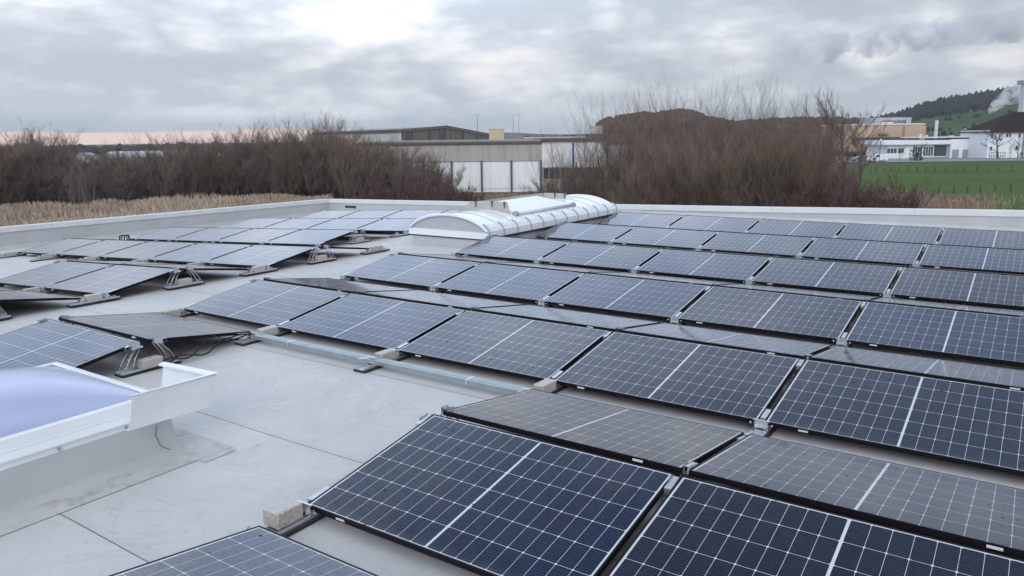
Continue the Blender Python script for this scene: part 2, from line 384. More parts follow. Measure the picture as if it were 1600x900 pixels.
# left parapet: upstand, then coping with a drip lip
def parapet(name, pts, outn, wall_m='upstand'):
    """pts: list of (x, y, zbase, ztop) along the inner face; outn: outward plan normal"""
    ox, oy = outn; wmb = MB(); cmb = MB(); smb = MB(); T = .30
    for (x0, y0, b0, t0), (x1, y1, b1, t1) in zip(pts, pts[1:]):
        f0, f1 = t0-.135, t1-.135
        wmb.quad((x0, y0, b0-.02), (x1, y1, b1-.02), (x1, y1, f1+.02), (x0, y0, f0+.02))
        wmb.quad((x0+ox*T, y0+oy*T, -6.9), (x1+ox*T, y1+oy*T, -6.9), (x1+ox*T, y1+oy*T, f1+.02), (x0+ox*T, y0+oy*T, f0+.02))
        # fillet of membrane at the foot
        smb.quad((x0-ox*.10, y0-oy*.10, b0+.006), (x1-ox*.10, y1-oy*.10, b1+.006), (x1-ox*.004, y1-oy*.004, b1+.09), (x0-ox*.004, y0-oy*.004, b0+.09))
        i0, i1 = -.028, T+.03
        sec = lambda x, y, t: [(x+ox*i0, y+oy*i0, t-.135), (x+ox*i0, y+oy*i0, t-.012), (x+ox*(i0+.02), y+oy*(i0+.02), t), (x+ox*i1, y+oy*i1, t-.015), (x+ox*i1, y+oy*i1, t-.16)]
        s0, s1 = sec(x0, y0, t0), sec(x1, y1, t1)
        for k in range(4): cmb.quad(s0[k], s1[k], s1[k+1], s0[k+1])
        cmb.quad(s0[0], s1[0], (x1, y1, t1-.135), (x0, y0, t0-.135))
    p = rooftop(name, wmb, wall_m)
    (xa, ya, _, ta), (xb, yb, _, tb) = pts[0], pts[-1]; Ltot = math.hypot(xb-xa, yb-ya); nj = int(Ltot/3.0)
    c = cmb.build('coping', 'coping', p)
    tops = lambda x, y: topz_left(y) if abs(ox) > .5 else topz_far(x)
    for q in range(1, nj):
        f = q/nj; x, y = xa+(xb-xa)*f, ya+(yb-ya)*f; t = tops(x, y); jm = MB(); wx, wy = (.004, 0) if abs(oy) > .5 else (0, .004)
        A0 = Vector((x+ox*-.030, y+oy*-.030, t-.136)); A1 = Vector((x+ox*-.030, y+oy*-.030, t-.010)); A2 = Vector((x+ox*.33, y+oy*.33, t-.008)); A3 = Vector((x-ox*.008, y-oy*.008, t+.002)); wv = Vector((wx, wy, 0))
        jm.quad(A0-wv, A0+wv, A1+wv, A1-wv); jm.quad(A1-wv, A1+wv, A3+wv, A3-wv); jm.quad(A3-wv, A3+wv, A2+wv, A2-wv)
        jm.build('cap_joint', 'grey_rib', c)
    _ = 0; f = smb.build('foot_fillet', 'flashing', p)
    return p
yl = [YN, 0, 3, 6, 9, 12, 15, YF]
pl = parapet('parapet', [(XL, y, roofz(XL), topz_left(y)) for y in yl], (-1, 0))
xf = [XL, -16, -14, -12.2, -9.5, CREST, -4.5, -2.4, .5, 3, 6, 10, XR]
pf = parapet('parapet', [(x, YF, roofz(x), topz_far(x)) for x in xf], (0, 1))
sc = MB().box(-17.55, -17.0, YF-.012, YF+.02, -.33, -.245).build('overflow_outlet', 'dark_seal', pf)
mb = MB(); [mb.box(-18.2+i*4.4, -18.19+i*4.4, YF-.006, YF+.01, roofz(-18.2+i*4.4)+.0, topz_far(-18.2+i*4.4)-.14) for i in range(8)]
mb.build('membrane_lap', 'flashing', pf)

# ------------------------------------------------------------------ solar panels
TH = .1633; CT, ST = math.cos(TH), math.sin(TH)
PITCH = 2.6567; RG = .10; GAP = .0432; U = PL+GAP; ZLOW = .10
def panel_proto():
    root = empty('solar_panel', '', 'solar panel')
    fm = MB(); t, d, lip = .0, .032, .011
    for (x0, x1, y0, y1) in ((0, PL, 0, lip), (0, PL, PW-lip, PW), (0, lip, lip, PW-lip), (PL-lip, PL, lip, PW-lip)):
        fm.box(x0, x1, y0, y1, -d, 0)
    fm.box(lip, PL-lip, lip, .030, -d, -d+.002); fm.box(lip, PL-lip, PW-.030, PW-lip, -d, -d+.002)
    fr = fm.build('frame', 'black_frame', root)
    me = bpy.data.meshes.new('glass_laminate')
    vs = [(lip, lip, -.0025), (PL-lip, lip, -.0025), (PL-lip, PW-lip, -.0025), (lip, PW-lip, -.0025)]
    vb = [(x, y, -.0075) for x, y, z in vs]
    me.from_pydata(vs+vb, [], [(0, 1, 2, 3), (7, 6, 5, 4)]); uvl = me.uv_layers.new(name='UVMap')
    for lp in me.loops:
        vtx = me.vertices[lp.vertex_index].co; uvl.data[lp.index].uv = (vtx.x, vtx.y)
    me.materials.append(MATS['laminate']); me.materials.append(MATS['backsheet']); me.polygons[1].material_index = 1
    g = bpy.data.objects.new('glass_laminate', me); COL.objects.link(g); g.parent = root
    jb = MB(); jb.box(PL/2-.05, PL/2+.05, PW/2-.03, PW/2+.03, -.024, -.0085)
    jb.build('junction_box', 'dark_seal', root)
    MB().box(.235, .30, PW, PW+.0012, -.024, -.010).build('edge_label', 'sticker', root)
    MB().box(.235, .30, -.0012, 0, -.024, -.010).build('edge_label', 'sticker', root)
    return root
pan0 = panel_proto(); pan_used = [False]
ORD = ['first', 'second', 'third', 'fourth', 'fifth', 'sixth', 'seventh']
def place_panel(row, col, front, label):
    o = pan0 if not pan_used[0] else copy_tree(pan0); pan_used[0] = True
    y0 = row*PITCH
    if front: M = RM(col*U, y0, ZLOW) @ Matrix.Rotation(TH, 4, 'X')
    else: M = RM(col*U, y0+2*CT*PW+RG, ZLOW) @ Matrix.Translation((PL, 0, 0)) @ Matrix.Rotation(math.pi, 4, 'Z') @ Matrix.Translation((0, PW*CT*.7, PW*ST*.7)) @ Matrix.Rotation(TH-R(1.1), 4, 'X') @ Matrix.Translation((0, -PW*.7, 0))
    o.matrix_world = M; tag(o, label, 'solar panel', 'solar panels on the roof')
ROWN = ['nearest row', 'second nearest row', 'third row back', 'fourth row back', 'fifth row back', 'sixth row back']
RIGHT = {0: range(0, 3), 1: range(-3, 3), 2: range(-3, 3), 3: range(-3, 3), 4: range(-3, 3), 5: range(-3, 3)}
LEFT = {0: [-6, -5], 1: [-6, -5], 2: range(-9, -4), 3: range(-9, -5), 4: range(-9, -5), 5: range(-9, -5)}
for row in range(6):
    for side, T in (('right', RIGHT), ('left', LEFT)):
        for k, col in enumerate(T[row]):
            for front in (True, False):
                if not front and row in (4, 5) and side == 'left' and False: continue
                how = 'facing the viewer' if front else 'on far slope'
                place_panel(row, col, front, f'black framed panel {how}, {ORD[k]} from left, {ROWN[row]}, {side} block')
place_panel(0, -3, True, 'lone black framed panel facing the viewer, right behind the lavender dome skylight')
place_panel(0, -3, False, 'lone grey looking panel sloping away beyond the lavender dome skylight')
for col, nm in ((0, 'left'), (1, 'right')):
    place_panel(-1, col, False, f'dark panel cut off by the bottom edge of the photo, {nm} of the two')

# ------------------------------------------------------------------ mounting hardware
def clampbits(mb, x, y, z, rot):
    """silver bracket plate at a panel corner"""
    c, s = math.cos(rot), math.sin(rot)
    return mb
def low_support_proto():
    """valley rail: rubber strip, aluminium rail, two short feet with brackets. Local y = slope direction, centre of the valley."""
    r = empty('valley_rail', '', 'mounting rail')
    MB().box(-.075, .075, -.335, .335, .003, .020).build('rubber_mat', 'black_rubber', r, bevel=.003)
    rl = MB(); rl.box(-.055, .055, -.325, .325, .0205, .030); rl.box(-.055, -.045, -.325, .325, .030, .044); rl.box(.045, .055, -.325, .325, .030, .044); rl.build('rail', 'aluminium', r)
    for s in (-1, 1):
        m = MB(); y = s*.165
        m.box(-.035, .035, y-.03, y+.03, .0305, .036)
        m.box(-.035, -.030, y-.028, y+.028, .036, .088); m.box(.030, .035, y-.028, y+.028, .036, .088)
        m.box(-.040, .040, y-.022, y+.035, .060, .066)
        m.tube([(-.075, y+.004, .074), (.075, y+.004, .074)], .0055, 8)
        m.tube([(-.082, y+.004, .074), (-.072, y+.004, .074)], .011, 8); m.tube([(.072, y+.004, .074), (.082, y+.004, .074)], .011, 8)
        m.build('foot', 'aluminium', r, bevel=.0)
        k = MB(); ya, yb = s*.160, s*.163
        k.box(-.048, .048, min(ya, yb)-.004, max(ya, yb)+.002, .046, .100)
        k.box(-.060, .060, min(ya, yb)-.006, max(ya, yb)+.004, .100, .106)
        # mid clamp running up the joint
        k.m = 0; c0 = s*.20; c1 = s*.34
        z0 = ZLOW+abs(c0-s*.159)*math.tan(TH); z1 = ZLOW+abs(c1-s*.159)*math.tan(TH)
        for zz in (0.002,):
            k.quad((-.0190, c0, z0+zz), (.0190, c0, z0+zz), (.0190, c1, z1+zz), (-.0190, c1, z1+zz))
            k.quad((-.0190, c0, z0-.03), (.0190, c0, z0-.03), (.0190, c0, z0+zz), (-.0190, c0, z0+zz))
        k.build('clamp', 'aluminium', r)
    return r
def ridge_support_proto():
    r = empty('ridge_support', '', 'panel support')
    MB().box(-.075, .075, -.295, .295, .003, .020).build('rubber_mat', 'black_rubber', r, bevel=.003)
    rl = MB(); rl.box(-.055, .055, -.285, .285, .0205, .030); rl.box(-.055, -.045, -.285, .285, .030, .044); rl.box(.045, .055, -.285, .285, .030, .044); rl.build('rail', 'aluminium', r)
    for s in (-1, 1):
        m = MB()
        for x in (-.05, .05):
            for b, tp in ((.255, .115), (.185, .080)):
                m.tube([(x, s*b, .031), (x, s*(b-.012), .075), (x*.9, s*(b*.55+tp*.45), .155), (x*.8, s*tp, .240)], .0046, 6)
            m.tube([(x, s*.243, .075), (x, s*.173, .075)], .004, 5)
        m.tube([(-.05, s*.243, .075), (.05, s*.243, .075)], .004, 5)
        m.tube([(-.045, s*.200, .145), (.045, s*.200, .145)], .004, 5); m.tube([(-.045, s*.15, .145), (.045, s*.15, .145)], .004, 5)
        m.build('wire_tower', 'wire_steel', r, smooth=True)
        k = MB(); e0, e1 = .060, .165
        zt = lambda y: ZLOW+PW*ST-(y-RG/2)*math.tan(TH)
        k.quad((-.06, s*e0, zt(e0)-.037), (.06, s*e0, zt(e0)-.037), (.06, s*e1, zt(e1)-.037), (-.06, s*e1, zt(e1)-.037))
        # clamp plate standing in the joint / on the panel's end
        c0, c1 = .075, .20
        k.quad((-.0190, s*c0, zt(c0)+.002), (.0190, s*c0, zt(c0)+.002), (.0190, s*c1, zt(c1)+.002), (-.0190, s*c1, zt(c1)+.002))
        k.quad((-.0190, s*c1, zt(c1)+.002), (.0190, s*c1, zt(c1)+.002), (.0190, s*c1, zt(c1)-.035), (-.0190, s*c1, zt(c1)-.035))
        k.box(-.008, .008, s*.135-.03, s*.135+.03, zt(.135)-.035, zt(.135)-.004)
        k.build('clamp', 'aluminium', r)
        e = MB()
        e.quad((.020, s*.07, zt(.07)-.040), (.024, s*.155, zt(.155)-.044), (.024, s*.155, zt(.155)+.012), (.020, s*.07, zt(.07)+.012))
        e.quad((-.020, s*.07, zt(.07)-.040), (-.024, s*.155, zt(.155)-.044), (-.024, s*.155, zt(.155)+.012), (-.020, s*.07, zt(.07)+.012))
        e.build('end_plate', 'aluminium', r)
    return r
low0 = low_support_proto(); rid0 = ridge_support_proto(); used = {'l': False, 'r': False}
SUP = {}
def place_support(kind, row, col, label, group, dx=0.0):
    p0 = low0 if kind == 'l' else rid0
    o = p0 if not used[kind] else copy_tree(p0); used[kind] = True
    x = col*U - GAP/2 + dx
    y = row*PITCH - (PITCH-2*CT*PW-RG)/2 if kind == 'l' else row*PITCH+CT*PW+RG/2
    o.matrix_world = RM(x, y); SUP[kind, row, col] = o; tag(o, label, 'mounting rail' if kind == 'l' else 'panel support', group)
JN = {-9: 'far left end', -8: 'first joint', -7: 'second joint', -6: 'third joint', -5: 'fourth joint', -4: 'right end'}
for row in range(0, 6):
    a = sorted(set(list(RIGHT[row]) + (list(RIGHT[row-1]) if row else [])))
    for k, col in enumerate(a + [a[-1]+1]):
        dx = GAP/2-.016 if k == 0 else 0
        place_support('l', row, col, f'silver rail under low edge, {ORD[k]} from left, in front of {ROWN[row]}, right block', 'rails under the low panel edges', dx)
    a = list(RIGHT[row])
    for k, col in enumerate(a + [a[-1]+1]):
        place_support('r', row, col, f'wire ridge support, {ORD[k]} from left, {ROWN[row]}, right block', 'ridge supports under the panels', GAP/2-.016 if k == 0 else 0)
    a = list(LEFT[row])
    for k, col in enumerate(a + [a[-1]+1]):
        dx = 0
        place_support('r', row, col, f'wire ridge support, {ORD[k]} from left, {ROWN[row]}, left block', 'ridge supports under the panels', dx)
        place_support('l', row, col, f'silver rail under low edge, {ORD[k]} from left, in front of {ROWN[row]}, left block', 'rails under the low panel edges', dx)
place_support('r', 0, -3, 'wire ridge support at the far end of the lone panel pair', 'ridge supports under the panels', GAP/2)
place_support('r', 0, -2, 'wire ridge support just behind the dome skylight and its white deflector', 'ridge supports under the panels')
place_support('l', 0, -3, 'silver rail hidden behind the dome skylight at the far low corner', 'rails under the low panel edges', GAP/2)
place_support('l', 0, -2, 'silver rail hidden behind the dome skylight at the near low corner', 'rails under the low panel edges')
place_support('l', 4, -4, 'silver rail with block at the end of a bare low edge before the barrel skylight', 'rails under the low panel edges')

def block_mesh():
    m = MB().box(-.052, .052, -.10, .10, 0, .085)
    o = m.build('ballast_block', 'concrete_block', None, bevel=.006); return o
blk0 = block_mesh(); bu = [False]; rb = random.Random(4)
def block(M, label):
    o = blk0 if not bu[0] else blk0.copy()
    if bu[0]: COL.objects.link(o)
    bu[0] = True
    o.matrix_world = M @ Matrix.Translation((rb.uniform(-.008, .008), rb.uniform(-.01, .01), .031)) @ Matrix.Rotation(rb.uniform(-.05, .05), 4, 'Z'); tag(o, label, 'ballast block', 'concrete ballast blocks on the rails')
def vy(row): return row*PITCH - (PITCH-2*CT*PW-RG)/2
def ry(row): return row*PITCH+CT*PW+RG/2
block(RM(-.045, vy(0)+.045) @ Matrix.Diagonal((1.3, .86, 1.15, 1)), 'speckled concrete block at the left corner of the nearest big panel')
block(RM(-3*U+.02, vy(1)), 'concrete block beside the far left corner of the second nearest row, right block')
block(RM(-2*U-GAP/2, vy(1)+.03), 'concrete block at the upper end of the long metal cable tray')
block(RM(-1*U-GAP/2, vy(1)+.03), 'concrete block beside the middle of the long metal cable tray')
block(RM(.0, vy(1)+.05), 'concrete block where the cable tray runs under the panels')
block(RM(-2*U-.0, ry(0)), 'concrete block between wire legs right behind the dome skylight')
block(RM(-4*U-GAP/2, vy(1)), 'concrete block on the rail at the right low corner of the two panel row')
block(RM(-5*U-GAP/2, vy(1)), 'concrete block under the joint of the two panel row')
block(RM(-6*U, vy(1)), 'concrete block at the left edge of the photo under the two panel row')
block(RM(-4*U-.02, ry(1)), 'concrete block between wire legs at the end of the two panel row')
block(RM(-4*U-.02, ry(2)), 'concrete block between wire legs at the end of the five panel row')
block(RM(-5*U-.02, ry(3)), 'concrete block between wire legs at the end of the fourth row, left block')
block(RM(-4*U-.03, vy(2)), 'concrete block on rail at the right low corner of the five panel row')
for c_, n_ in ((-9, 'leftmost'), (-8, 'second from left'), (-7, 'third from left'), (-6, 'fourth from left'), (-5, 'fifth from left')):
    block(RM(c_*U-GAP/2, vy(2)), f'concrete block under the five panel row, {n_}')
block(RM(-4*U+.02, vy(4)-1.0*0+0), 'concrete block at the end of a bare low edge before the barrel skylight') if False else None
block(RM(-4*U-.02, vy(3)), 'concrete block on the short rail in front of the barrel skylight')
place_support('l', 3, -4, 'short silver rail with block in front of the barrel skylight', 'rails under the low panel edges')

_c = min([ch for ch in SUP['l', 0, 0].children if ch.name.startswith('clamp')], key=lambda q: q.data.vertices[0].co.y)
bpy.data.objects.remove(_c, do_unlink=True)
# cable tray
tr = empty('cable_tray', 'long galvanised cable tray with lid lying beside the panel row', 'cable tray', Matrix.Translation((-3.55, 2.36, 0)))
LT = 3.62
lid = MB(); lid.box(0, LT, -.050, .050, .084, .087); lid.box(0, LT, -.052, -.050, .072, .087); lid.box(0, LT, .050, .052, .072, .087); lid.box(0, LT, -.016, .016, .0872, .089)
lid.build('lid', 'galvanised', tr)
ch = MB(); ch.box(0, LT, -.046, .046, .047, .050); ch.box(0, LT, -.046, -.043, .050, .082); ch.box(0, LT, .043, .046, .050, .082)
ch.build('channel', 'galvanised', tr)
for x in (.6, 2.9): MB().box(x-.01, x+.01, -.0535, .0535, .045, .0895).build('strap', 'aluminium', tr)
cb = MB(); rc = random.Random(9)
cab = empty('panel_cable', 'black cable bundle drooping under the lone panel beyond the dome skylight', 'cable', Matrix.Identity(4))
for q in range(3):
    pts = []
    for k in range(22):
        t = k/21; pts.append((-3.52+.10*math.sin(t*5+q)-.05*t, 1.28+1.02*t, .05+.03*q*.5+.03*math.sin(t*11+q*2)+.05*t*(1-t)))
    cb.tube(pts, .008, 6)
for x, y0, q in ((-3.56, 1.12, .18), (-3.56, 1.9, .12), (-5.0, 2.0, .1)):
    MB().tube([(x, y0, .06), (x+.05, y0+.06, .05+q*.3), (x+.06, y0+.02, q*.7+.06), (x, y0-.04, q+.07)], .005, 6).build('cable_loop', 'black_rubber', cab, smooth=True)
cb.build('cable', 'black_rubber', cab, smooth=True)
# small black drain guard near the far left corner
dr = empty('roof_drain_guard', 'small black ribbed guard standing at the left end of the fourth row', 'drain', RM(-15.95, vy(3)+.05))
m = MB(); m.tube([(0, 0, 0), (0, 0, .02)], .16, 14); m.tube([(0, 0, .19), (0, 0, .21)], .11, 14); m.build('cap', 'black_rubber', dr)
m = MB()
for k in range(12):
    an = k*math.pi/6; m.tube([(.13*math.cos(an), .13*math.sin(an), .02), (.105*math.cos(an), .105*math.sin(an), .19)], .012, 5)
m.build('rib_cage', 'black_rubber', dr)

# ------------------------------------------------------------------ dome skylight, lower left
X1, X0, Y1, Y0 = -1.555, -3.03, .145, -2.25
sk = empty('dome_skylight', 'square skylight with lavender acrylic dome and white frame, lower left', 'skylight', Matrix.Translation(((X0+X1)/2, (Y0+Y1)/2, 0)))
cx, cy = (X0+X1)/2, (Y0+Y1)/2; hx, hy = (X1-X0)/2, (Y1-Y0)/2
mb = MB()
prof = [(.085, .0095), (.058, .022), (.043, .05), (.030, .12), (.012, .25), (.008, .275)]
def ringq(mb, o, z):
    return [(-hx-o, -hy-o, z), (hx+o, -hy-o, z), (hx+o, hy+o, z), (-hx-o, hy+o, z)]
for (o0, z0), (o1, z1) in zip(prof, prof[1:]):
    a, b = ringq(mb, o0, z0), ringq(mb, o1, z1)
    for k in range(4): j = (k+1) % 4; mb.quad(a[k], a[j], b[j], b[k])
curb = mb.build('curb', 'upstand', sk)
mb = MB(); a, b = ringq(mb, .285, .0045), ringq(mb, .08, .0095)
for k in range(4): j = (k+1) % 4; mb.quad(a[k], a[j], b[j], b[k])
mb.quad(*[(x, y, .004) for x, y in ((hx+.286, hy+.02), (hx+.36, hy+.02), (hx+.36, hy+.26), (hx+.286, hy+.26))])
mb.build('flashing_skirt', 'dirty_flashing', sk)
m = MB(); m.tube([(hx+.028, hy-.10, .235), (hx+.034, hy-.12, .17), (hx+.055, hy-.10, .09), (hx+.062, hy-.04, .045)], .0022, 5); m.build('weld_line', 'dark_seal', curb)
mb = MB()
FP = [(.012, .262), (.012, .300), (.028, .305), (.028, .315), (.006, .352), (.006, .360), (.000, .362), (-.02, .425), (-.055, .432), (-.075, .415)]
for (o0, z0), (o1, z1) in zip(FP, FP[1:]):
    a, b = ringq(mb, o0, z0), ringq(mb, o1, z1)
    for k in range(4): j = (k+1) % 4; mb.quad(a[k], a[j], b[j], b[k])
fr = mb.build('frame', 'white_paint', sk)
m = MB()
for k in range(7):
    y = hy-.30-k*.42; m.tube([(hx+.010, y, .281), (hx+.021, y, .281)], .011, 8)
    x = hx-.2-k*.2; m.tube([(x, hy+.010, .281), (x, hy+.021, .281)], .009, 8)
m.build('screw', 'grey_rib', fr)
m = MB()
for o0, z0, o1, z1 in ((-.070, .4195, -.078, .4205),):
    a, b = ringq(m, o0, z0), ringq(m, o1, z1)
    for k in range(4): j = (k+1) % 4; m.quad(a[k], a[j], b[j], b[k])
m.build('gasket', 'dark_seal', fr)
m = MB(); n = 26; ax, ay = hx-.078, hy-.078
def dz_(s, t):
    f = (1-abs(s)**2.6)*(1-abs(t)**2.6); return .418+.20*max(0, f)**.72
G = [[(ax*s, ay*t, dz_(s, t)) for s in [math.sin(math.pi/2*(-1+2*i/n)) for i in range(n+1)]] for t in [math.sin(math.pi/2*(-1+2*j/n)) for j in range(n+1)]]
idx = {}
for j in range(n+1):
    for i in range(n+1): idx[i, j] = len(m.v); m.v.append(Vector(G[j][i]))
for j in range(n):
    for i in range(n): m.f.append((idx[i, j], idx[i+1, j], idx[i+1, j+1], idx[i, j+1])); m.mi.append(0)
m.build('dome', 'dome_acrylic', sk, smooth=True)
# wind deflector: two white sheets meeting outside the corner, folded rims
m = MB(); t = .004
A = [Vector((-1.42-cx, -.20-cy, .30)), Vector((-1.345-cx, .325-cy, .315)), Vector((-1.86-cx, .29-cy, .315))]
B = [Vector((-1.345-cx, -.20-cy, .545)), Vector((-1.275-cx, .355-cy, .56)), Vector((-1.83-cx, .315-cy, .56))]
for k in range(2):
    o = Vector((t, 0, 0)) if k == 0 else Vector((0, t, 0))
    m.quad(A[k], A[k+1], B[k+1], B[k]); m.quad(A[k]+o, A[k+1]+o, B[k+1]+o, B[k]+o)
    m.quad(A[k], A[k+1], A[k+1]+o, A[k]+o); m.quad(A[k], B[k], B[k]+o, A[k]+o); m.quad(A[k+1], B[k+1], B[k+1]+o, A[k+1]+o)
rim = [B[0]+Vector((-.035, 0, -.004)), B[1]+Vector((-.038, -.038, -.004)), B[2]+Vector((0, -.038, -.004))]
out = [B[0]+Vector((t+.002, 0, .002)), B[1]+Vector((t+.012, t+.012, .002)), B[2]+Vector((0, t+.002, .002))]
for k in range(2):
    m.quad(rim[k], rim[k+1], out[k+1], out[k])
    m.quad(rim[k]+Vector((0, 0, -.004)), rim[k+1]+Vector((0, 0, -.004)), out[k+1]+Vector((0, 0, -.006)), out[k]+Vector((0, 0, -.006)))
    m.quad(rim[k], rim[k+1], rim[k+1]+Vector((0, 0, -.014)), rim[k]+Vector((0, 0, -.014)))
f0, f1 = A[0], A[1]
m.quad(f0, f1, f1+Vector((-.05, -.01, -.008)), f0+Vector((-.06, 0, -.008)))
m.build('wind_deflector', 'white_paint', sk)

# ------------------------------------------------------------------ barrel skylight
BX0, BX1, BY0, BY1 = -7.36, -5.40, 9.15, 14.5
bs = empty('barrel_skylight', 'long white barrel vault skylight with ribs and an open smoke vent', 'skylight', Matrix.Translation(((BX0+BX1)/2, BY0, 0)))
W2 = (BX1-BX0)/2; LB = BY1-BY0; EZ = .245; RISE = .355; TILT = .02/LB
def zt(y): return TILT*y
mb = MB()
for a, b in (((-W2+.03, 0), (W2-.03, 0)), ((W2-.03, 0), (W2-.03, LB)), ((W2-.03, LB), (-W2+.03, LB)), ((-W2+.03, LB), (-W2+.03, 0))):
    mb.quad((a[0], a[1], -.06), (b[0], b[1], -.06), (b[0], b[1], EZ-.04+zt(b[1])), (a[0], a[1], EZ-.04+zt(a[1])))
mb.build('curb', 'upstand', bs)
m = MB(); m.quad((-W2-.03, -.035, EZ-.05), (W2+.03, -.035, EZ-.05), (W2+.03, -.035, EZ+.075), (-W2-.03, -.035, EZ+.075)); m.quad((-W2-.03, -.035, EZ+.075), (W2+.03, -.035, EZ+.075), (W2+.03, .03, EZ+.085), (-W2-.03, .03, EZ+.085)); m.quad((-W2-.03, -.035, EZ-.05), (W2+.03, -.035, EZ-.05), (W2+.03, .0, EZ-.05), (-W2-.03, .0, EZ-.05))
m.build('end_rail', 'white_paint', bs)
m = MB(); m.box(-W2-.02, W2+.02, -.025, -.005, EZ-.075, EZ-.0505); m.build('end_rail_strip', 'dark_seal', bs)  # dark strip along the underside of the end rail
NA = 28
def arch(s, r=1.0, dz=0.0):       # s in -1..1
    a = math.asin(.93); Rr = 1/.93; x = Rr*math.sin(s*a); z = (Rr*math.cos(s*a)-Rr*math.cos(a))/(Rr-Rr*math.cos(a))
    return (x*W2*r, EZ+.08+z*(RISE-.06)*r+dz)
m = MB()
pts = [arch(-1+2*i/NA) for i in range(NA+1)]
n = len(m.v); ring = [(x*.985, -.004, z-.006) for x, z in pts]; m.v += [Vector(q) for q in ring]; m.f.append(tuple(range(n, n+len(ring)))); m.mi.append(0)
m.build('end_wall', 'end_panel', bs)
m = MB(); NS = 11
for j in range(NS):
    y0, y1 = LB*j/NS, LB*(j+1)/NS
    for i in range(NA):
        (xa, za), (xb, zb) = pts[i], pts[i+1]
        m.quad((xa, y0, za+zt(y0)), (xb, y0, zb+zt(y0)), (xb, y1, zb+zt(y1)), (xa, y1, za+zt(y1)))
bm_v = m.build('vault_glazing', 'polycarbonate', bs, smooth=True)
# front and back arch trim
for yy in (-.03, LB-.02):
    m = MB(); m.tube([(x*1.0, yy, z+.008+zt(yy)) for x, z in pts], .030, 8); m.build('arch_trim', 'white_paint', bs, smooth=True)
for j in range(1, NS):
    y = LB*j/NS; m = MB(); m.tube([(x, y, z+.001+zt(y)) for x, z in pts], .0085, 5); m.build('rib', 'grey_rib', bs, smooth=True)
for s in (-1, 1):
    m = MB(); q0, q1 = -.03, LB+.03
    sec = [(W2+.025, EZ-.02), (W2+.025, EZ+.10), (W2-.03, EZ+.175), (W2-.10, EZ+.215)]
    for (xa, za), (xb, zb) in zip(sec, sec[1:]):
        m.quad((s*xa, q0, za+zt(q0)), (s*xa, q1, za+zt(q1)), (s*xb, q1, zb+zt(q1)), (s*xb, q0, zb+zt(q0)))
    m.build('eave_profile', 'white_paint', bs)
    m = MB(); m.quad((s*(W2+.03), q0, EZ-.065+zt(q0)), (s*(W2+.03), q1, EZ-.065+zt(q1)), (s*(W2+.03), q1, EZ-.021+zt(q1)), (s*(W2+.03), q0, EZ-.021+zt(q0)))
    m.quad((s*(W2-.03), q0, EZ-.066+zt(q0)), (s*(W2-.03), q1, EZ-.066+zt(q1)), (s*(W2+.03), q1, EZ-.066+zt(q1)), (s*(W2+.03), q0, EZ-.066+zt(q0)))
    m.build('drip_edge', 'dark_seal', bs)
    for j in range(0, NS+1):
        y = LB*j/NS; m = MB()
        m.tube([(s*(W2+.032), y, EZ+.00+zt(y)), (s*(W2+.032), y, EZ+.10+zt(y)), (s*(W2-.03), y, EZ+.19+zt(y)), (s*(W2-.12), y, EZ+.235+zt(y))], .017, 5); m.build('bracket', 'grey_rib', bs)
# open smoke vent on the crown with its wind deflectors
VY0, VY1 = 1.75, 4.15
m = MB()
FY0, FY1 = 1.42, 3.72
fl = [(-.30, FY0, .725), (.66, FY0, .585), (.66, FY1, .59), (-.30, FY1, .735)]
th = Vector((.0, 0, -.055))
m.quad(*fl); m.quad(*[Vector(q)+th for q in fl])
for k in range(4): j = (k+1) % 4; m.quad(fl[k], fl[j], Vector(fl[j])+th, Vector(fl[k])+th)
m.build('vent_flap', 'white_paint', bs)
m = MB(); m.tube([(.675, FY0-.03, .552), (.675, FY1+.05, .560)], .036, 8); m.build('flap_hinge_tube', 'coping', bs, smooth=True)
for y, dz1 in ((FY0-.03, 0), (FY1+.04, .008)):
    m = MB(); m.tube([(.675, y-.05, .552+dz1), (.675, y+.05, .552+dz1)], .058, 8); m.build('hinge_cap', 'grey_rib', bs)
m = MB(); m.box(.60, .66, FY0, FY1, .46, .535); m.build('vent_frame', 'dark_bracket', bs)
def sheet(name, P, m_='deflector_sheet', t=.008):
    m = MB(); n = (Vector(P[1])-Vector(P[0])).cross(Vector(P[-1])-Vector(P[0])).normalized()*t
    m.quad(*P); m.quad(*[Vector(q)+n for q in P])
    for k in range(len(P)): j = (k+1) % len(P); m.quad(P[k], P[j], Vector(P[j])+n, Vector(P[k])+n)
    return m.build(name, m_, bs)
sheet('wind_deflector', [(-.72, 1.30, .46), (-.52, 1.30, .51), (-.10, 1.30, .60), (.25, 1.30, .60), (.62, 1.30, .53), (.56, 1.26, .80), (.20, 1.26, .81), (-.22, 1.26, .79), (-.76, 1.26, .62)])
for x, zz in ((-.24, .795), (.18, .815), (.50, .808)):
    m = MB(); m.prism([(x-.022, zz+.005), (x+.022, zz+.005), (x+.004, zz-.13), (x-.004, zz-.13)], 1, 1.225, 1.245); m.build('strut', 'dark_bracket', bs)
sheet('wind_deflector', [(-.46, 1.34, .55), (-.46, 4.3, .56), (-.50, 4.3, .76), (-.50, 2.9, .76), (-.50, 1.34, .75)])
sheet('wind_deflector', [(-.55, 4.42, .55), (.08, 4.42, .60), (.10, 4.45, .755), (-.58, 4.45, .755)])
for x in (-.55, -.2, .08):
    m = MB(); m.prism([(x-.022, .76), (x+.022, .76), (x+.004, .63), (x-.004, .63)], 1, 4.385, 4.405); m.build('strut', 'dark_bracket', bs)

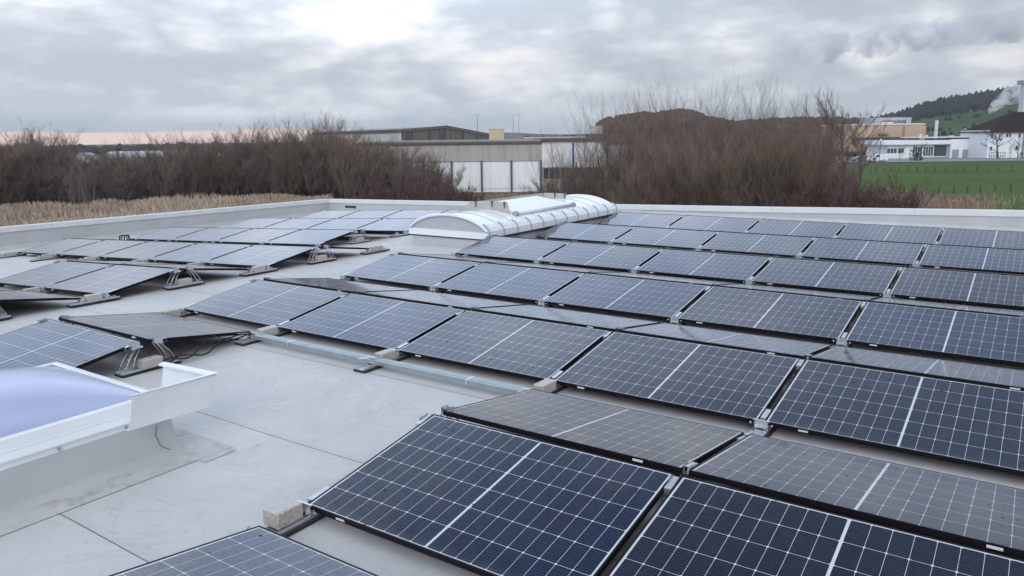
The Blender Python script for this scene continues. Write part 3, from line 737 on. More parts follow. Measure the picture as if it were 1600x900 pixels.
# ------------------------------------------------------------------ background materials
def groundm(nt, b, h, tcn):
    inp, M, V, NZ, RP, MX, MR = h; co = tcn.outputs['Object']
    c = RP(NZ(co, .12, 8, .65), [(.3, (.075, .085, .030)), (.5, (.12, .11, .055)), (.7, (.17, .14, .085))])
    c = MX(.5, c, RP(NZ(co, 2.2, 5, .6), [(.3, (.05, .055, .025)), (.7, (.19, .155, .10))]))
    nt.links.new(c, b.inputs['Base Color'])
mat('ground', (.1, .1, .05), .95, custom=groundm)
def fieldm(nt, b, h, tcn):
    inp, M, V, NZ, RP, MX, MR = h; co = tcn.outputs['Object']
    c = RP(NZ(co, .06, 8, .6), [(.3, (.052, .088, .022)), (.55, (.080, .120, .032)), (.72, (.110, .126, .050))])
    c = MX(.45, c, RP(NZ(V('MULTIPLY', co, (1, 2, 1)), .9, 6, .7), [(.3, (.018, .048, .011)), (.7, (.095, .145, .050))]))
    c = MX(MR(NZ(co, .25, 7, .75), .60, .72, 0, .55), c, (.15, .13, .075))
    nt.links.new(c, b.inputs['Base Color'])
mat('field_grass', (.06, .12, .03), .9, custom=fieldm)
mat('road', (.16, .165, .17), .55, var=.2, vscale=.4)
mat('hill_field', (.050, .085, .042), .95, var=.35, vscale=.012)
mat('hill_wood', (.040, .042, .048), .95, var=.35, vscale=.03)
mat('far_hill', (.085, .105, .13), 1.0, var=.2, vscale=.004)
mat('brown_wood', (.085, .062, .050), .95, var=.3, vscale=.08)
def barkm(c0, c1):
    def f(nt, b, h, tcn):
        inp, M, V, NZ, RP, MX, MR = h
        oi = nt.nodes.new('ShaderNodeObjectInfo')
        c = MX(oi.outputs['Random'], c0, c1)
        c = MX(MR(NZ(tcn.outputs['Object'], 1.2, 4), .3, .7, 0, .5), c, tuple(x*.6 for x in c0))
        nt.links.new(c, b.inputs['Base Color']); b.inputs['Roughness'].default_value = .85
    return f
mat('bark', (.1, .08, .06), custom=barkm((.095, .076, .062), (.065, .054, .046)))
mat('pale_bark', (.3, .26, .22), custom=barkm((.20, .175, .15), (.14, .12, .10)))
mat('brown_twig', (.1, .07, .05), custom=barkm((.235, .178, .146), (.185, .146, .122)))
mat('olive_twig', (.1, .09, .05), custom=barkm((.140, .112, .080), (.165, .120, .092)))
mat('purple_twig', (.1, .05, .05), custom=barkm((.125, .072, .066), (.105, .064, .056)))
mat('straw', (.4, .33, .24), .9, custom=barkm((.52, .42, .33), (.44, .35, .275)))
mat('straw_dark', (.25, .19, .13), .9, custom=barkm((.38, .29, .21), (.32, .25, .18)))
mat('reed', (.25, .17, .13), .9, custom=barkm((.26, .165, .135), (.22, .15, .12)))
def stain(c0, c1, sc=.22, amt=1.0):
    def f(nt, b, h, tcn):
        inp, M, V, NZ, RP, MX, MR = h
        n = NZ(V('MULTIPLY', tcn.outputs['Object'], (1.0, 1.0, .12)), sc*6, 6, .65)
        s = nt.nodes.new('ShaderNodeSeparateXYZ'); nt.links.new(tcn.outputs['Object'], s.inputs[0])
        c = MX(MR(n, .42, .66, 0, amt), c0, c1)
        rib = M('LESS_THAN', M('MODULO', M('ADD', s.outputs[0], 500), 1.1), .05)
        c = MX(M('MULTIPLY', rib, .3), c, tuple(x*.6 for x in c0))
        nt.links.new(c, b.inputs['Base Color']); b.inputs['Roughness'].default_value = .6
    return f
mat('stained_cladding', (.2, .18, .15), custom=stain((.090, .081, .072), (.028, .026, .024)))
mat('pale_cladding', (.45, .43, .4), custom=stain((.46, .45, .425), (.33, .315, .29), .2, .8))
mat('beige_cladding', (.4, .36, .3), custom=stain((.40, .375, .335), (.30, .28, .245), .2, .8))
mat('white_cladding', (.78, .78, .78), custom=stain((.78, .785, .79), (.64, .645, .65), .2, .6))
mat('tan_render', (.50, .40, .26), .8, var=.06, vscale=.5)
mat('tan_wall', (.46, .345, .235), .8, var=.08, vscale=.3)
mat('white_wall', (.72, .74, .76), .7, var=.05, vscale=.4)
mat('cream_wall', (.55, .53, .48), .8, var=.08, vscale=.3)
mat('blue_steel', (.045, .085, .17), .5)
mat('dark_fascia', (.075, .06, .05), .6, var=.3, vscale=.5)
mat('roof_felt', (.26, .25, .24), .8, var=.2, vscale=.2)
mat('dark_glass', (.03, .035, .04), .15)
mat('window_pane', (.06, .075, .09), .08)
mat('teal_cladding', (.33, .40, .42), .6, var=.05)
mat('red_sign', (.50, .03, .05), .5)
mat('dark_sign', (.06, .03, .03), .5)
mat('grey_door', (.27, .30, .33), .5)
mat('brown_tile', (.028, .021, .020), .8, var=.3, vscale=1.5)
mat('chimney_metal', (.58, .60, .62), .35, .4, var=.1)
mat('car_white', (.74, .76, .78), .25, coat=.5)
mat('car_grey', (.12, .13, .14), .25, coat=.5)
mat('tyre', (.02, .02, .02), .8)
mat('lamp_red', (.4, .03, .02), .4)
mat('post_wood', (.075, .062, .052), .9, var=.3, vscale=2)
mat('steel_grey', (.30, .31, .32), .5, .3)
mat('glass_house', (.55, .60, .62), .3)
mat('evergreen', (.022, .035, .020), .9, var=.4, vscale=2)
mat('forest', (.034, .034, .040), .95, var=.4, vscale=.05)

rg = random.Random(11)
# ------------------------------------------------------------------ ground, field, road, hills
def polar_sheet(name, us, Ds, zf, m, kind='structure', loc=False):
    mb = MB()
    P = [[at(u, 300, D) for u in us] for D in Ds]
    for j, D in enumerate(Ds):
        for i, u in enumerate(us): P[j][i].z = zf(P[j][i].x, P[j][i].y, u, D)
    for j in range(len(Ds)-1):
        for i in range(len(us)-1): mb.quad(P[j][i], P[j][i+1], P[j+1][i+1], P[j+1][i])
    o = mb.build(name, m, smooth=True)
    if kind: o['kind'] = kind
    return o
mb = MB(); gx = [-2000, -1200, -800, -500, -380] + list(range(-300, 141, 20)) + [180, 260, 400, 800, 1500]
gy = [-250, -140, -100] + list(range(-60, 361, 20)) + [420, 520, 700, 1000, 1500, 2000]
for i in range(len(gx)-1):
    for j in range(len(gy)-1):
        q = [(gx[i], gy[j]), (gx[i+1], gy[j]), (gx[i+1], gy[j+1]), (gx[i], gy[j+1])]
        mb.quad(*[(x, y, ground_z(x, y)) for x, y in q])
g = mb.build('ground', 'ground', smooth=True); g['kind'] = 'structure'
polar_sheet('field', [1335, 1380, 1440, 1520, 1600, 1700, 1850], [78, 92, 105, 118, 135, 150, 165, 186.2], lambda x, y, u, D: ground_z(x, y)+.10, 'field_grass')
polar_sheet('road', [1250, 1320, 1380, 1450, 1520, 1600, 1700, 1850], [186, 192, 198, 206], lambda x, y, u, D: ground_z(x, y)+.20, 'road')
polar_sheet('verge', [1250, 1320, 1380, 1450, 1520, 1600, 1700, 1850], [206.1, 214, 226, 240, 300], lambda x, y, u, D: ground_z(x, y)+.16, 'road')
HILL = [(1040, 226), (1180, 219), (1300, 205), (1360, 196), (1400, 187), (1440, 172), (1480, 165), (1520, 158), (1560, 151), (1600, 146), (1680, 138), (1800, 135), (1950, 140)]
def hill_top(u): return at(u, lerp_tab(HILL, u), 900).z
def hillz(x, y, u, D):
    base = -6; top = hill_top(u); t = sstep(330, 900, D)
    return base+(top-base)*(t if D <= 900 else 1-.3*sstep(900, 1500, D)) - (2 if D < 340 else 0)
HU = [1040+i*26 for i in range(36)]
polar_sheet('green_hill', HU, [320, 380, 440, 500, 560, 620, 680, 740, 800, 860, 900, 1000, 1250], hillz, 'hill_field')
# wooded upper part of that hill: many crowns seen as one dark mass
def tree_lump(mb, p, h, w, conifer):
    n = 6; a0 = rg.uniform(0, 6.3); rings = ((0, .55), (.35, 1.0), (.7, .55)) if conifer else ((.05, .5), (.4, 1.0), (.8, .75))
    base = len(mb.v)
    for zz, rr in rings:
        for k in range(n):
            a = a0+k*2*math.pi/n; q = rr*w*rg.uniform(.7, 1.2); mb.v.append(Vector((p.x+q*math.cos(a), p.y+q*math.sin(a), p.z+h*(zz+rg.uniform(-.07, .07)))))
    mb.v.append(Vector((p.x, p.y, p.z+h)))
    for r in range(2):
        for k in range(n): j = (k+1) % n; mb.f.append((base+r*n+k, base+r*n+j, base+(r+1)*n+j, base+(r+1)*n+k)); mb.mi.append(mb.m)
    for k in range(n): mb.f.append((base+2*n+k, base+2*n+(k+1) % n, base+3*n)); mb.mi.append(mb.m)
fo = MB(); LOW = [(1340, 208), (1400, 200), (1440, 192), (1480, 189), (1520, 185), (1560, 181), (1600, 178), (1700, 172), (1900, 170)]
for _ in range(6500):
    u = rg.uniform(1352, 1880); t = rg.random(); D = 900-(900-640)*t*rg.uniform(.5, 1)
    p = at(u, 300, D); p.z = hillz(p.x, p.y, u, D)
    d = p-CAM; vz = 450-FPX*(d.dot(u_)/d.dot(f_))
    if vz > lerp_tab(LOW, u)+rg.uniform(-1.5, 1.5): continue
    tree_lump(fo, p, rg.uniform(5, 9)*(1.3 if rg.random() < .08 else 1), rg.uniform(1.7, 3.0), rg.random() < .5)
o = fo.build('hillside_forest', 'forest'); tag(o, 'dark bluish forest covering the top of the far hill', 'forest', kind='stuff')
hd = MB()
for _ in range(70):
    u = rg.uniform(1440, 1590); D = rg.choice([480, 520, 430, 600]); p = at(u, 300, D); p.z = hillz(p.x, p.y, u, D)
    if rg.random() < .7: tree_lump(hd, p, rg.uniform(1.5, 4), rg.uniform(1, 2.2), False)
o = hd.build('hedgerow', 'hill_wood'); tag(o, 'dark hedges running across the green hillside', 'hedge', kind='stuff')
# brown wooded knoll behind the thicket
KN = [(900, 222), (935, 198), (950, 190), (1000, 182), (1020, 184), (1035, 180), (1060, 178), (1080, 180), (1105, 190), (1150, 196), (1200, 192), (1290, 190), (1340, 192), (1380, 204), (1420, 214)]
def knz(x, y, u, D): 
    top = at(u, lerp_tab(KN, u), 420).z; return -6+(top+6)*sstep(260, 420, D) if D <= 420 else top-(top+6)*.5*sstep(420, 600, D)
polar_sheet('brown_knoll', [900+i*13 for i in range(41)], [255, 290, 330, 370, 400, 420, 480, 600], knz, 'brown_wood')
kf = MB()
for _ in range(1500):
    u = rg.uniform(935, 1385); D = rg.uniform(350, 425); p = at(u, 300, D); p.z = knz(p.x, p.y, u, D)-1.0; tree_lump(kf, p, rg.uniform(2, 4.2), rg.uniform(1.4, 2.6), False)
kf.m = 0; o = kf.build('knoll_wood', 'brown_wood'); tag(o, 'leafless brown wood covering the knoll behind the thicket', 'wood', kind='stuff')
FH = [(-200, 232), (0, 236), (60, 234), (130, 235), (200, 233), (280, 230), (380, 232), (480, 226), (560, 220), (640, 214), (700, 210), (770, 208), (800, 206), (830, 209), (880, 210), (960, 208), (1100, 208)]
def fhz(x, y, u, D):
    top = at(u, lerp_tab(FH, u), 1500).z; return -8+(top+8)*sstep(700, 1500, D) if D <= 1500 else top
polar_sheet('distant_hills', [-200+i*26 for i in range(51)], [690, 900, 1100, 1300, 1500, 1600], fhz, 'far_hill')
wl = MB()
for _ in range(900):
    u = rg.uniform(-150, 560); D = rg.uniform(480, 620); p = at(u, 300, D); p.z = ground_z(p.x, p.y); tree_lump(wl, p, rg.uniform(3.0, 5.5)*(1.5 if rg.random() < .05 else 1), rg.uniform(2.5, 5), False)
for _ in range(160):
    u = rg.uniform(780, 900); D = rg.uniform(500, 800); p = at(u, 300, D); p.z = max(ground_z(p.x, p.y), -6); tree_lump(wl, p, rg.uniform(5, 9), rg.uniform(3, 6), False)
o = wl.build('distant_wood', 'hill_wood'); tag(o, 'low dark line of far woods on the horizon', 'wood', kind='stuff')

# ------------------------------------------------------------------ bare shrubs and trees
def branchy(seed, H=1.0, stems=14, lean=.55, sub=9, twig=9, fan=3, rs=.009, rt=.0026, trunk=False, spread=.14):
    rn = random.Random(seed); S = MB(); T = MB()
    def cone(mb, a, b, r):
        d = b-a; up = Vector((rn.uniform(-1, 1), rn.uniform(-1, 1), .2)); s = d.cross(up)
        if s.length < 1e-6: return
        s.normalize(); q = d.cross(s).normalized(); n = len(mb.v)
        mb.v += [a+s*r, a-s*r*.5+q*r*.87, a-s*r*.5-q*r*.87, b]
        mb.f += [(n, n+1, n+3), (n+1, n+2, n+3), (n+2, n, n+3)]; mb.mi += [0]*3
    def limb(mb, a, d, L, r, bend, k=4):
        pts = [a]; dd = d.normalized()
        for i in range(k):
            dd = (dd+Vector((rn.uniform(-.07, .07), rn.uniform(-.07, .07), bend))).normalized(); pts.append(pts[-1]+dd*(L/k))
        mb.tube(pts, [r*(1-.8*i/k) for i in range(k+1)], 3, False); return pts
    def along(pts, t):
        x = t*(len(pts)-1); i = min(int(x), len(pts)-2); f = x-i
        return pts[i].lerp(pts[i+1], f), (pts[i+1]-pts[i]).normalized()
    def twigs(pts, L, n):
        for _ in range(n):
            p, d = along(pts, rn.uniform(.15, 1)); v = Vector((rn.gauss(0, 1), rn.gauss(0, 1), rn.gauss(.35, .8))).normalized()
            d2 = (d*.9+v*.60+Vector((0, 0, .40))).normalized(); l = L*rn.uniform(.5, 1.1); e = p+d2*l; cone(T, p, e, rt)
            for _ in range(fan):
                q = p.lerp(e, rn.uniform(.2, .85)); v = Vector((rn.gauss(0, 1), rn.gauss(0, 1), rn.gauss(.3, .7))).normalized()
                cone(T, q, q+(d2*.9+v*.6+Vector((0, 0, .2))).normalized()*l*rn.uniform(.35, .7), rt*.75)
    roots = []
    if trunk:
        tr_ = limb(S, Vector((0, 0, 0)), Vector((rn.uniform(-.1, .1), rn.uniform(-.1, .1), 1)), H*.62, .026*H, .02, 5)
        for i in range(stems):
            p, d = along(tr_, rn.uniform(.28, 1)); an = rn.uniform(0, 6.28); le = lean*rn.uniform(.7, 1.2)
            roots.append((p, Vector((math.cos(an)*le, math.sin(an)*le, .7)), H*rn.uniform(.28, .52)))
    else:
        for i in range(stems):
            an = rn.uniform(0, 6.28); ra = spread*math.sqrt(rn.random()); le = lean*rn.uniform(.1, 1)
            roots.append((Vector((ra*math.cos(an), ra*math.sin(an), 0)), Vector((math.cos(an)*le, math.sin(an)*le, 1)), H*rn.uniform(.45, .92)))
    for p, d, L in roots:
        st = limb(S, p, d, L, rs*rn.uniform(.6, 1.2), .06, 5)
        for j in range(sub):
            q, dq = along(st, rn.uniform(.14, 1)); an = rn.uniform(0, 6.28)
            sb = limb(S, q, dq*.9+Vector((math.cos(an), math.sin(an), .25))*rn.uniform(.4, .8), L*rn.uniform(.16, .40), rs*.42, .09, 3)
            twigs(sb, L*.17, twig)
        twigs(st[2:], L*.18, twig)
    return S, T
PROT = {}
def proto(key, name, tw, bark='bark', **k):
    S, T = branchy(**k)
    r = empty(name, '', 'shrub')
    S.build('stems' if not k.get('trunk') else 'trunk', bark, r); T.build('twigs' if not k.get('trunk') else 'crown', tw, r)
    for ch in r.children: ch.parent = r
    PROT[key] = [r, False]
for i in range(4): proto(('brown', i), 'bare_shrub', 'brown_twig', seed=20+i, stems=17, sub=11, twig=12, fan=4, lean=.42, rt=.00145, rs=.0065)
for i in range(3): proto(('olive', i), 'bare_shrub', 'olive_twig', seed=40+i, stems=17, sub=11, twig=12, fan=4, lean=.62, rt=.0015, rs=.0065)
for i in range(2): proto(('purple', i), 'low_shrub', 'purple_twig', seed=60+i, stems=34, sub=7, twig=6, fan=2, lean=.5, spread=.30, rs=.006, rt=.004)
for i in range(3): proto(('tall', i), 'slender_tree', 'brown_twig', seed=80+i, stems=13, sub=12, twig=7, fan=2, lean=.15, spread=.20, rs=.0028, rt=.00048)
for i in range(2): proto(('tree', i), 'bare_tree', 'brown_twig', seed=90+i, stems=17, sub=9, twig=8, fan=3, lean=.85, trunk=True, rs=.006, rt=.0008)
for i in range(2): proto(('stem', i), 'bare_tree', 'brown_twig', seed=130+i, stems=6, sub=8, twig=6, fan=2, lean=.40, spread=.10, rs=.0105, rt=.0009)
proto(('pale', 0), 'birch_clump', 'brown_twig', 'pale_bark', seed=101, stems=8, sub=7, twig=5, fan=2, lean=.35, rs=.010, rt=.002)
proto(('street', 0), 'street_tree', 'olive_twig', seed=111, stems=12, sub=5, twig=4, fan=1, lean=1.0, trunk=True, rs=.010, rt=.003)
def plant(key, u, D, vtop, label, cat, group=None, wid=1.0, zoff=0):
    r, us = PROT[key]; o = r if not us else copy_tree(r); PROT[key][1] = True
    p = at_ground(u, D); top = at(u, vtop, D).z; H = (top-p.z)/.97
    o.matrix_world = Matrix.Translation((p.x, p.y, p.z-.05+zoff)) @ Matrix.Rotation(rg.uniform(0, 6.28), 4, 'Z') @ Matrix.Diagonal((H*wid, H*wid, H, 1))
    tag(o, label, cat, group); return o
TOPL = [(-60, 229), (0, 232), (40, 226), (65, 221), (90, 226), (110, 238), (130, 250), (160, 247), (180, 238), (215, 229), (240, 236), (262, 231), (290, 234), (310, 230), (350, 222), (400, 217), (440, 214), (470, 207), (500, 205), (525, 212), (560, 214), (600, 222), (640, 228), (680, 238), (705, 252), (735, 290)]
k = 0
DL = [(-70, 103), (0, 106), (200, 116), (400, 122), (520, 119), (740, 115)]
for lay, (D0, D1, step, dv) in enumerate(((8, 13, 19, -2), (3, 6, 21, 6), (-1, 1.5, 23, 22))):
    u = -70
    while u < 722:
        uu = u+rg.uniform(-5, 5); D = lerp_tab(DL, uu)+rg.uniform(D0, D1)*(1 if uu < 540 else .6)
        vt = lerp_tab(TOPL, uu)+dv+rg.uniform(-6, 14)
        if 115 < uu < 172: vt += 16
        if uu > 585 and rg.random() < .40: u += step; continue
        sp = rg.choice(['brown', 'brown', 'brown', 'olive']) if lay < 2 else rg.choice(['brown', 'olive', 'brown'])
        if uu > 590: lab, gr = 'thin bare brown shrub before the pale factory hall, left of its white doors', 'bare shrubs before the factory hall'
        elif uu > 290: lab, gr = 'bare brown shrub in the tall thicket behind the far left roof corner', 'bare shrubs behind the far left roof corner'
        else: lab, gr = 'bare brown shrub in the thicket behind the dry grass on the left', 'bare shrubs behind the dry grass'
        plant((sp, rg.randrange(4 if sp == 'brown' else 3)), uu, D, vt, lab, 'shrub', gr, rg.uniform(.95, 1.35))
        u += step*(1.0 if uu < 560 else 1.5)
for u, vt in [(uu, lerp_tab(TOPL, uu)-rg.uniform(6, 14)) for uu in range(20, 660, 34)] + [(478, 192), (502, 194), (640, 224), (668, 232), (690, 240)] if True else ((372, 206), (405, 203), (448, 199), (478, 190), (502, 193), (515, 196), (62, 211), (225, 216), (300, 217)):
    plant(('tall', rg.randrange(3)), u, lerp_tab(DL, u)+rg.uniform(2, 9), vt, 'slender bare shrub whose thin tips rise above the left thicket', 'tree', 'slender trees in the left thicket', 1.2)
for u, vt in ((128, 252), (138, 262), (118, 256)):
    plant(('pale', 0), u, 105+rg.uniform(-2, 2), vt, 'pale stemmed birch clump in the gap of the left thicket', 'tree', 'pale birches in the thicket gap', .8)
for u, vt, D in ((612, 292, 88), (636, 288, 89), (660, 287, 88), (684, 289, 90), (706, 291, 89), (728, 296, 91), (648, 296, 84), (695, 297, 85), (565, 296, 90), (588, 292, 92)):
    plant(('purple', rg.randrange(2)), u, D, vt, 'low purplish shrub below the factory hall, left of the white doors', 'shrub', 'low purplish shrubs before the hall', 1.5)
TOPD = [(940, 270), (960, 244), (985, 232), (1020, 222), (1050, 214), (1100, 208), (1200, 205), (1270, 206), (1300, 216), (1320, 236), (1340, 262), (1362, 290), (1388, 308)]
TOPR = [(838, 276), (860, 246), (880, 216), (900, 200), (930, 192), (960, 184), (1000, 174), (1040, 165), (1090, 160), (1120, 162), (1150, 172), (1185, 172), (1220, 174), (1260, 180), (1300, 188), (1330, 200), (1350, 225), (1370, 262), (1388, 292)]
for lay, (D0, D1, step, dv, u0) in enumerate(((74, 82, 22, 4, 985), (64, 70, 26, 18, 1000), (55, 60, 28, 36, 1000))):
    u = u0
    while u < (1332, 1318, 1296)[lay]:
        uu = u+rg.uniform(-7, 7); D = rg.uniform(D0, D1); vt = lerp_tab(TOPD, uu)+dv+rg.uniform(-6, 12)
        sp = rg.choice(['brown', 'olive']) if lay else rg.choice(['brown', 'brown', 'olive'])
        plant((sp, rg.randrange(4 if sp == 'brown' else 3)), uu, D, vt, 'bare brown shrub in the dense thicket behind the far parapet, right of the barrel', 'shrub', 'bare shrubs behind the far parapet', rg.uniform(.85, 1.15)*(1 if uu < 1230 else .62))
        u += step
for u, vt, D in ((868, 236, 78), (884, 212, 86), (900, 200, 84), (918, 194, 82), (935, 188, 86), (950, 184, 80), (966, 180, 84), (980, 180, 78), (905, 224, 74), (992, 196, 74), (1008, 190, 76), (1024, 186, 74), (1040, 192, 78)):
    plant(('tall', rg.randrange(3)), u, D, vt, 'slender bare tree before the white hall wall with dark windows', 'tree', 'slender trees before the hall windows', 1.0)
for u, vt in [(u+rg.uniform(-5, 5), lerp_tab(TOPR, u)+rg.uniform(-6, 16)) for u in range(985, 1275, 10)]:
    plant(('tall', rg.randrange(3)), u, rg.uniform(66, 82), vt, 'slender bare tree whose tips rise above the right thicket', 'tree', 'slender trees in the right thicket', .9)
for u, vt, D in ((1285, 290, 52), (1310, 282, 53), (1335, 280, 54), (1358, 288, 54), (1378, 300, 55), (1345, 300, 50), (1300, 300, 50), (1392, 310, 56)):
    plant(('purple', rg.randrange(2)), u, D, vt, 'low purplish shrub at the right end of the thicket beside the field', 'shrub', 'low purplish shrubs beside the field', 1.3)
for u, vt, D in ((848, 292, 92), (866, 286, 90), (884, 282, 91), (902, 280, 88), (920, 284, 86), (938, 278, 84), (956, 280, 82), (974, 274, 80), (992, 272, 78), (1010, 266, 78), (1028, 262, 76), (1046, 256, 76)):
    plant(('brown', rg.randrange(4)), u, D, vt, 'low tangled brown shrub before the white hall wall with dark windows', 'shrub', 'low shrubs before the hall windows', 1.7)
for u, vt, D in ((905, 214, 78), (948, 206, 76), (968, 200, 80), (990, 198, 74), (1014, 196, 78), (1036, 194, 73), (1052, 198, 76)):
    plant(('stem', rg.randrange(2)), u, D, vt, 'dark stemmed bare tree standing before the white hall wall', 'tree', 'dark stemmed trees before the white hall', .8)
for u, vt in ((545, 216), (585, 226), (622, 230), (655, 236), (690, 246)):
    plant(('stem', rg.randrange(2)), u, 108, vt, 'dark stemmed bare tree at the right end of the left thicket', 'tree', 'dark stemmed trees of the left thicket', .9)
plant(('tree', 0), 1292, 112, 158, 'tall bare tree rising behind the thicket, left of the larger crown', 'tree', None, .85)
plant(('tree', 1), 1316, 105, 150, 'tallest bare tree with wide open crown beside the parked cars', 'tree', None, .85)
plant(('tree', 0), 1344, 118, 186, 'smaller bare tree leaning before the dark parked car', 'tree', None, .9)
plant(('street', 0), 1400.5, 196, 226, 'small bare street tree before the white office windows', 'tree', None, .9)
plant(('street', 0), 1428, 196, 222, 'bare street tree beside the dark evergreen bush', 'tree', None, 1.0)
plant(('street', 0), 1554, 212, 200, 'bare street tree with wide flat crown before the cream wall', 'tree', None, 1.5)
plant(('street', 0), 1584, 214, 214, 'small bare tree before the white gabled house', 'tree', None, 1.1)
def bush(u, D, v0, wpx, label, name='evergreen_bush'):
    p = at_ground(u, D); S = D/FPX; h = (at(u, v0, D).z-p.z); mb = MB()
    for _ in range(160):
        a = rg.uniform(0, 6.28); z = rg.random(); rr = math.sqrt(max(0, 1-(z*1.0-.3)**2*1.6))*rg.uniform(.55, 1)*wpx*S*.5
        q = Vector((rr*math.cos(a), rr*math.sin(a), z*h)); s = wpx*S*.16
        v = [q+Vector((rg.uniform(-s, s), rg.uniform(-s, s), rg.uniform(-s, s))) for _ in range(3)]; mb.quad(*v)
    o = mb.build(name, 'evergreen'); o.location = (p.x, p.y, p.z); tag(o, label, 'bush'); return o
bush(1430, 200, 240, 13, 'round dark evergreen bush before the white office building')
bush(1419, 199, 234, 7, 'narrow dark evergreen bush beside the office windows')
bush(1571.5, 216, 228, 5, 'narrow dark conifer between the cream wall and the white house')
bush(1589, 214, 238, 6, 'small round dark bush before the white house')

# dry grass and reeds
def blades(name, n, usamp, Dsamp, h0, h1, mats, label, wd=.03):
    mb = MB()
    for _ in range(n):
        u = usamp(); D = Dsamp(u); p = at_ground(u, D); h = rg.uniform(h0, h1)*(.55+.75*(.5+.5*math.sin(p.x*.35+2*math.sin(p.y*.23))*math.sin(p.y*.41+p.x*.13))); a = rg.uniform(0, 3.14)
        dx, dy = math.cos(a)*wd, math.sin(a)*wd; lx, ly = rg.gauss(0, .2)*h, rg.gauss(0, .2)*h; mb.m = 0 if math.sin(p.x*.19+1.7*math.sin(p.y*.11))+rg.gauss(0, .9) > -.55 else 1
        mb.quad((p.x-dx, p.y-dy, p.z), (p.x+dx, p.y+dy, p.z), (p.x+lx*.4+dx*1.4, p.y+ly*.4+dy*1.4, p.z+h*.65), (p.x+lx, p.y+ly, p.z+h))
    o = mb.build(name, mats); tag(o, label, 'grass', kind='stuff'); return o
def Dg(u):
    lo = lerp_tab([(-60, 62), (0, 66), (200, 74), (400, 88), (520, 95)], u); hi = lerp_tab([(-60, 103), (0, 106), (200, 116), (400, 121), (520, 118)], u)
    return rg.uniform(lo, hi)**1.0
blades('dry_grass', 30000, lambda: rg.uniform(-60, 520), Dg, .5, 1.25, ['straw', 'straw_dark'], 'strip of pale dry grass between the left parapet and the thicket', .035)
blades('dry_grass', 2500, lambda: rg.uniform(735, 880), lambda u: rg.uniform(96, 122), .3, .7, ['straw_dark', 'reed'], 'brown grass below the white hall doors', .035)
blades('reeds', 7500, lambda: rg.gauss(1445, 48), lambda u: rg.uniform(74, 90), .4, 1.5, ['reed', 'straw_dark'], 'reddish reeds along the near edge of the green field', .022)

# ------------------------------------------------------------------ buildings behind
def base_at(u, v, D, yaw=0.0):
    p = at(u, v, D); M = Matrix(((RT.x, FW.x, 0, p.x), (RT.y, FW.y, 0, p.y), (0, 0, 1, p.z), (0, 0, 0, 1)))
    return M @ Matrix.Rotation(yaw, 4, 'Z'), D/FPX
class Facade:
    """box coordinates given in picture pixels relative to (u0, vbase) at one distance"""
    def __init__(s, name, label, cat, u0, vb, D, yaw=0.0, group=None):
        M, s.S = base_at(u0, vb, D, yaw); s.u0, s.vb = u0, vb; s.r = empty(name, label, cat, M, group)
    def X(s, u): return (u-s.u0)*s.S
    def Z(s, v): return (s.vb-v)*s.S
    def box(s, name, m, u0, u1, v0, v1, y0, y1, parent=None, skirt=0):
        o = MB().box(s.X(u0), s.X(u1), y0, y1, s.Z(v1)-skirt, s.Z(v0)).build(name, m, parent or s.r); return o
    def window(s, u0, u1, v0, v1, y, frame='white_wall', pane='window_pane', n=1, name='window'):
        x0, x1, z0, z1 = s.X(u0), s.X(u1), s.Z(v1), s.Z(v0); t = min(.12, (x1-x0)*.12)
        f = MB(); 
        f.box(x0, x1, y-.10, y, z0, z0+t); f.box(x0, x1, y-.10, y, z1-t, z1)
        for k in range(n+1):
            xx = x0+(x1-x0-t)*k/n; f.box(xx, xx+t, y-.095, y-.005, z0+t, z1-t)
        fo = f.build(name, frame, s.r); MB().box(x0+.02, x1-.02, y-.05, y-.02, z0+.02, z1-.02).build('pane', pane, fo); return fo
# big factory hall, lower part
F = Facade('factory_hall', 'long low factory hall with beige band, white doors and blue steel columns', 'factory', 560, 299, 130)
F.box('wall', 'white_cladding', 560, 845, 255, 299, 0, 40, skirt=3)
F.box('upper_band', 'beige_cladding', 560, 845, 229, 255, -.25, 40.2)
F.box('wall', 'white_cladding', 845.2, 1056, 226, 265, -.05, 40.1)
F.box('wall', 'pale_cladding', 845.2, 1056, 265, 297, 0, 40, skirt=3)
F.box('roof_edge', 'dark_fascia', 556, 845, 225.6, 229, -.6, 40.5); F.box('roof_edge', 'dark_fascia', 845.2, 946, 222, 226, -.6, 40.6)
F.box('roof', 'roof_felt', 558, 1054, 223, 225.5, 3, 40)
F.box('fascia', 'dark_fascia', 946.2, 1058, 215, 231, -.7, 39)
for u in (706, 752, 798, 843.5, 893, 946): F.box('column', 'blue_steel', u-1.4, u+1.4, 254 if u < 845 else 228, 299, -.55, -.2, skirt=2)
F.window(847, 891, 265.5, 284, -.02, 'steel_grey', 'dark_glass', 5); F.window(895, 944, 265.5, 284, -.02, 'steel_grey', 'dark_glass', 5)
for u in (706.5+3, 754.5, 800.5): F.box('door_panel', 'white_cladding', u, u+41, 256.5, 297, -.12, -.01)
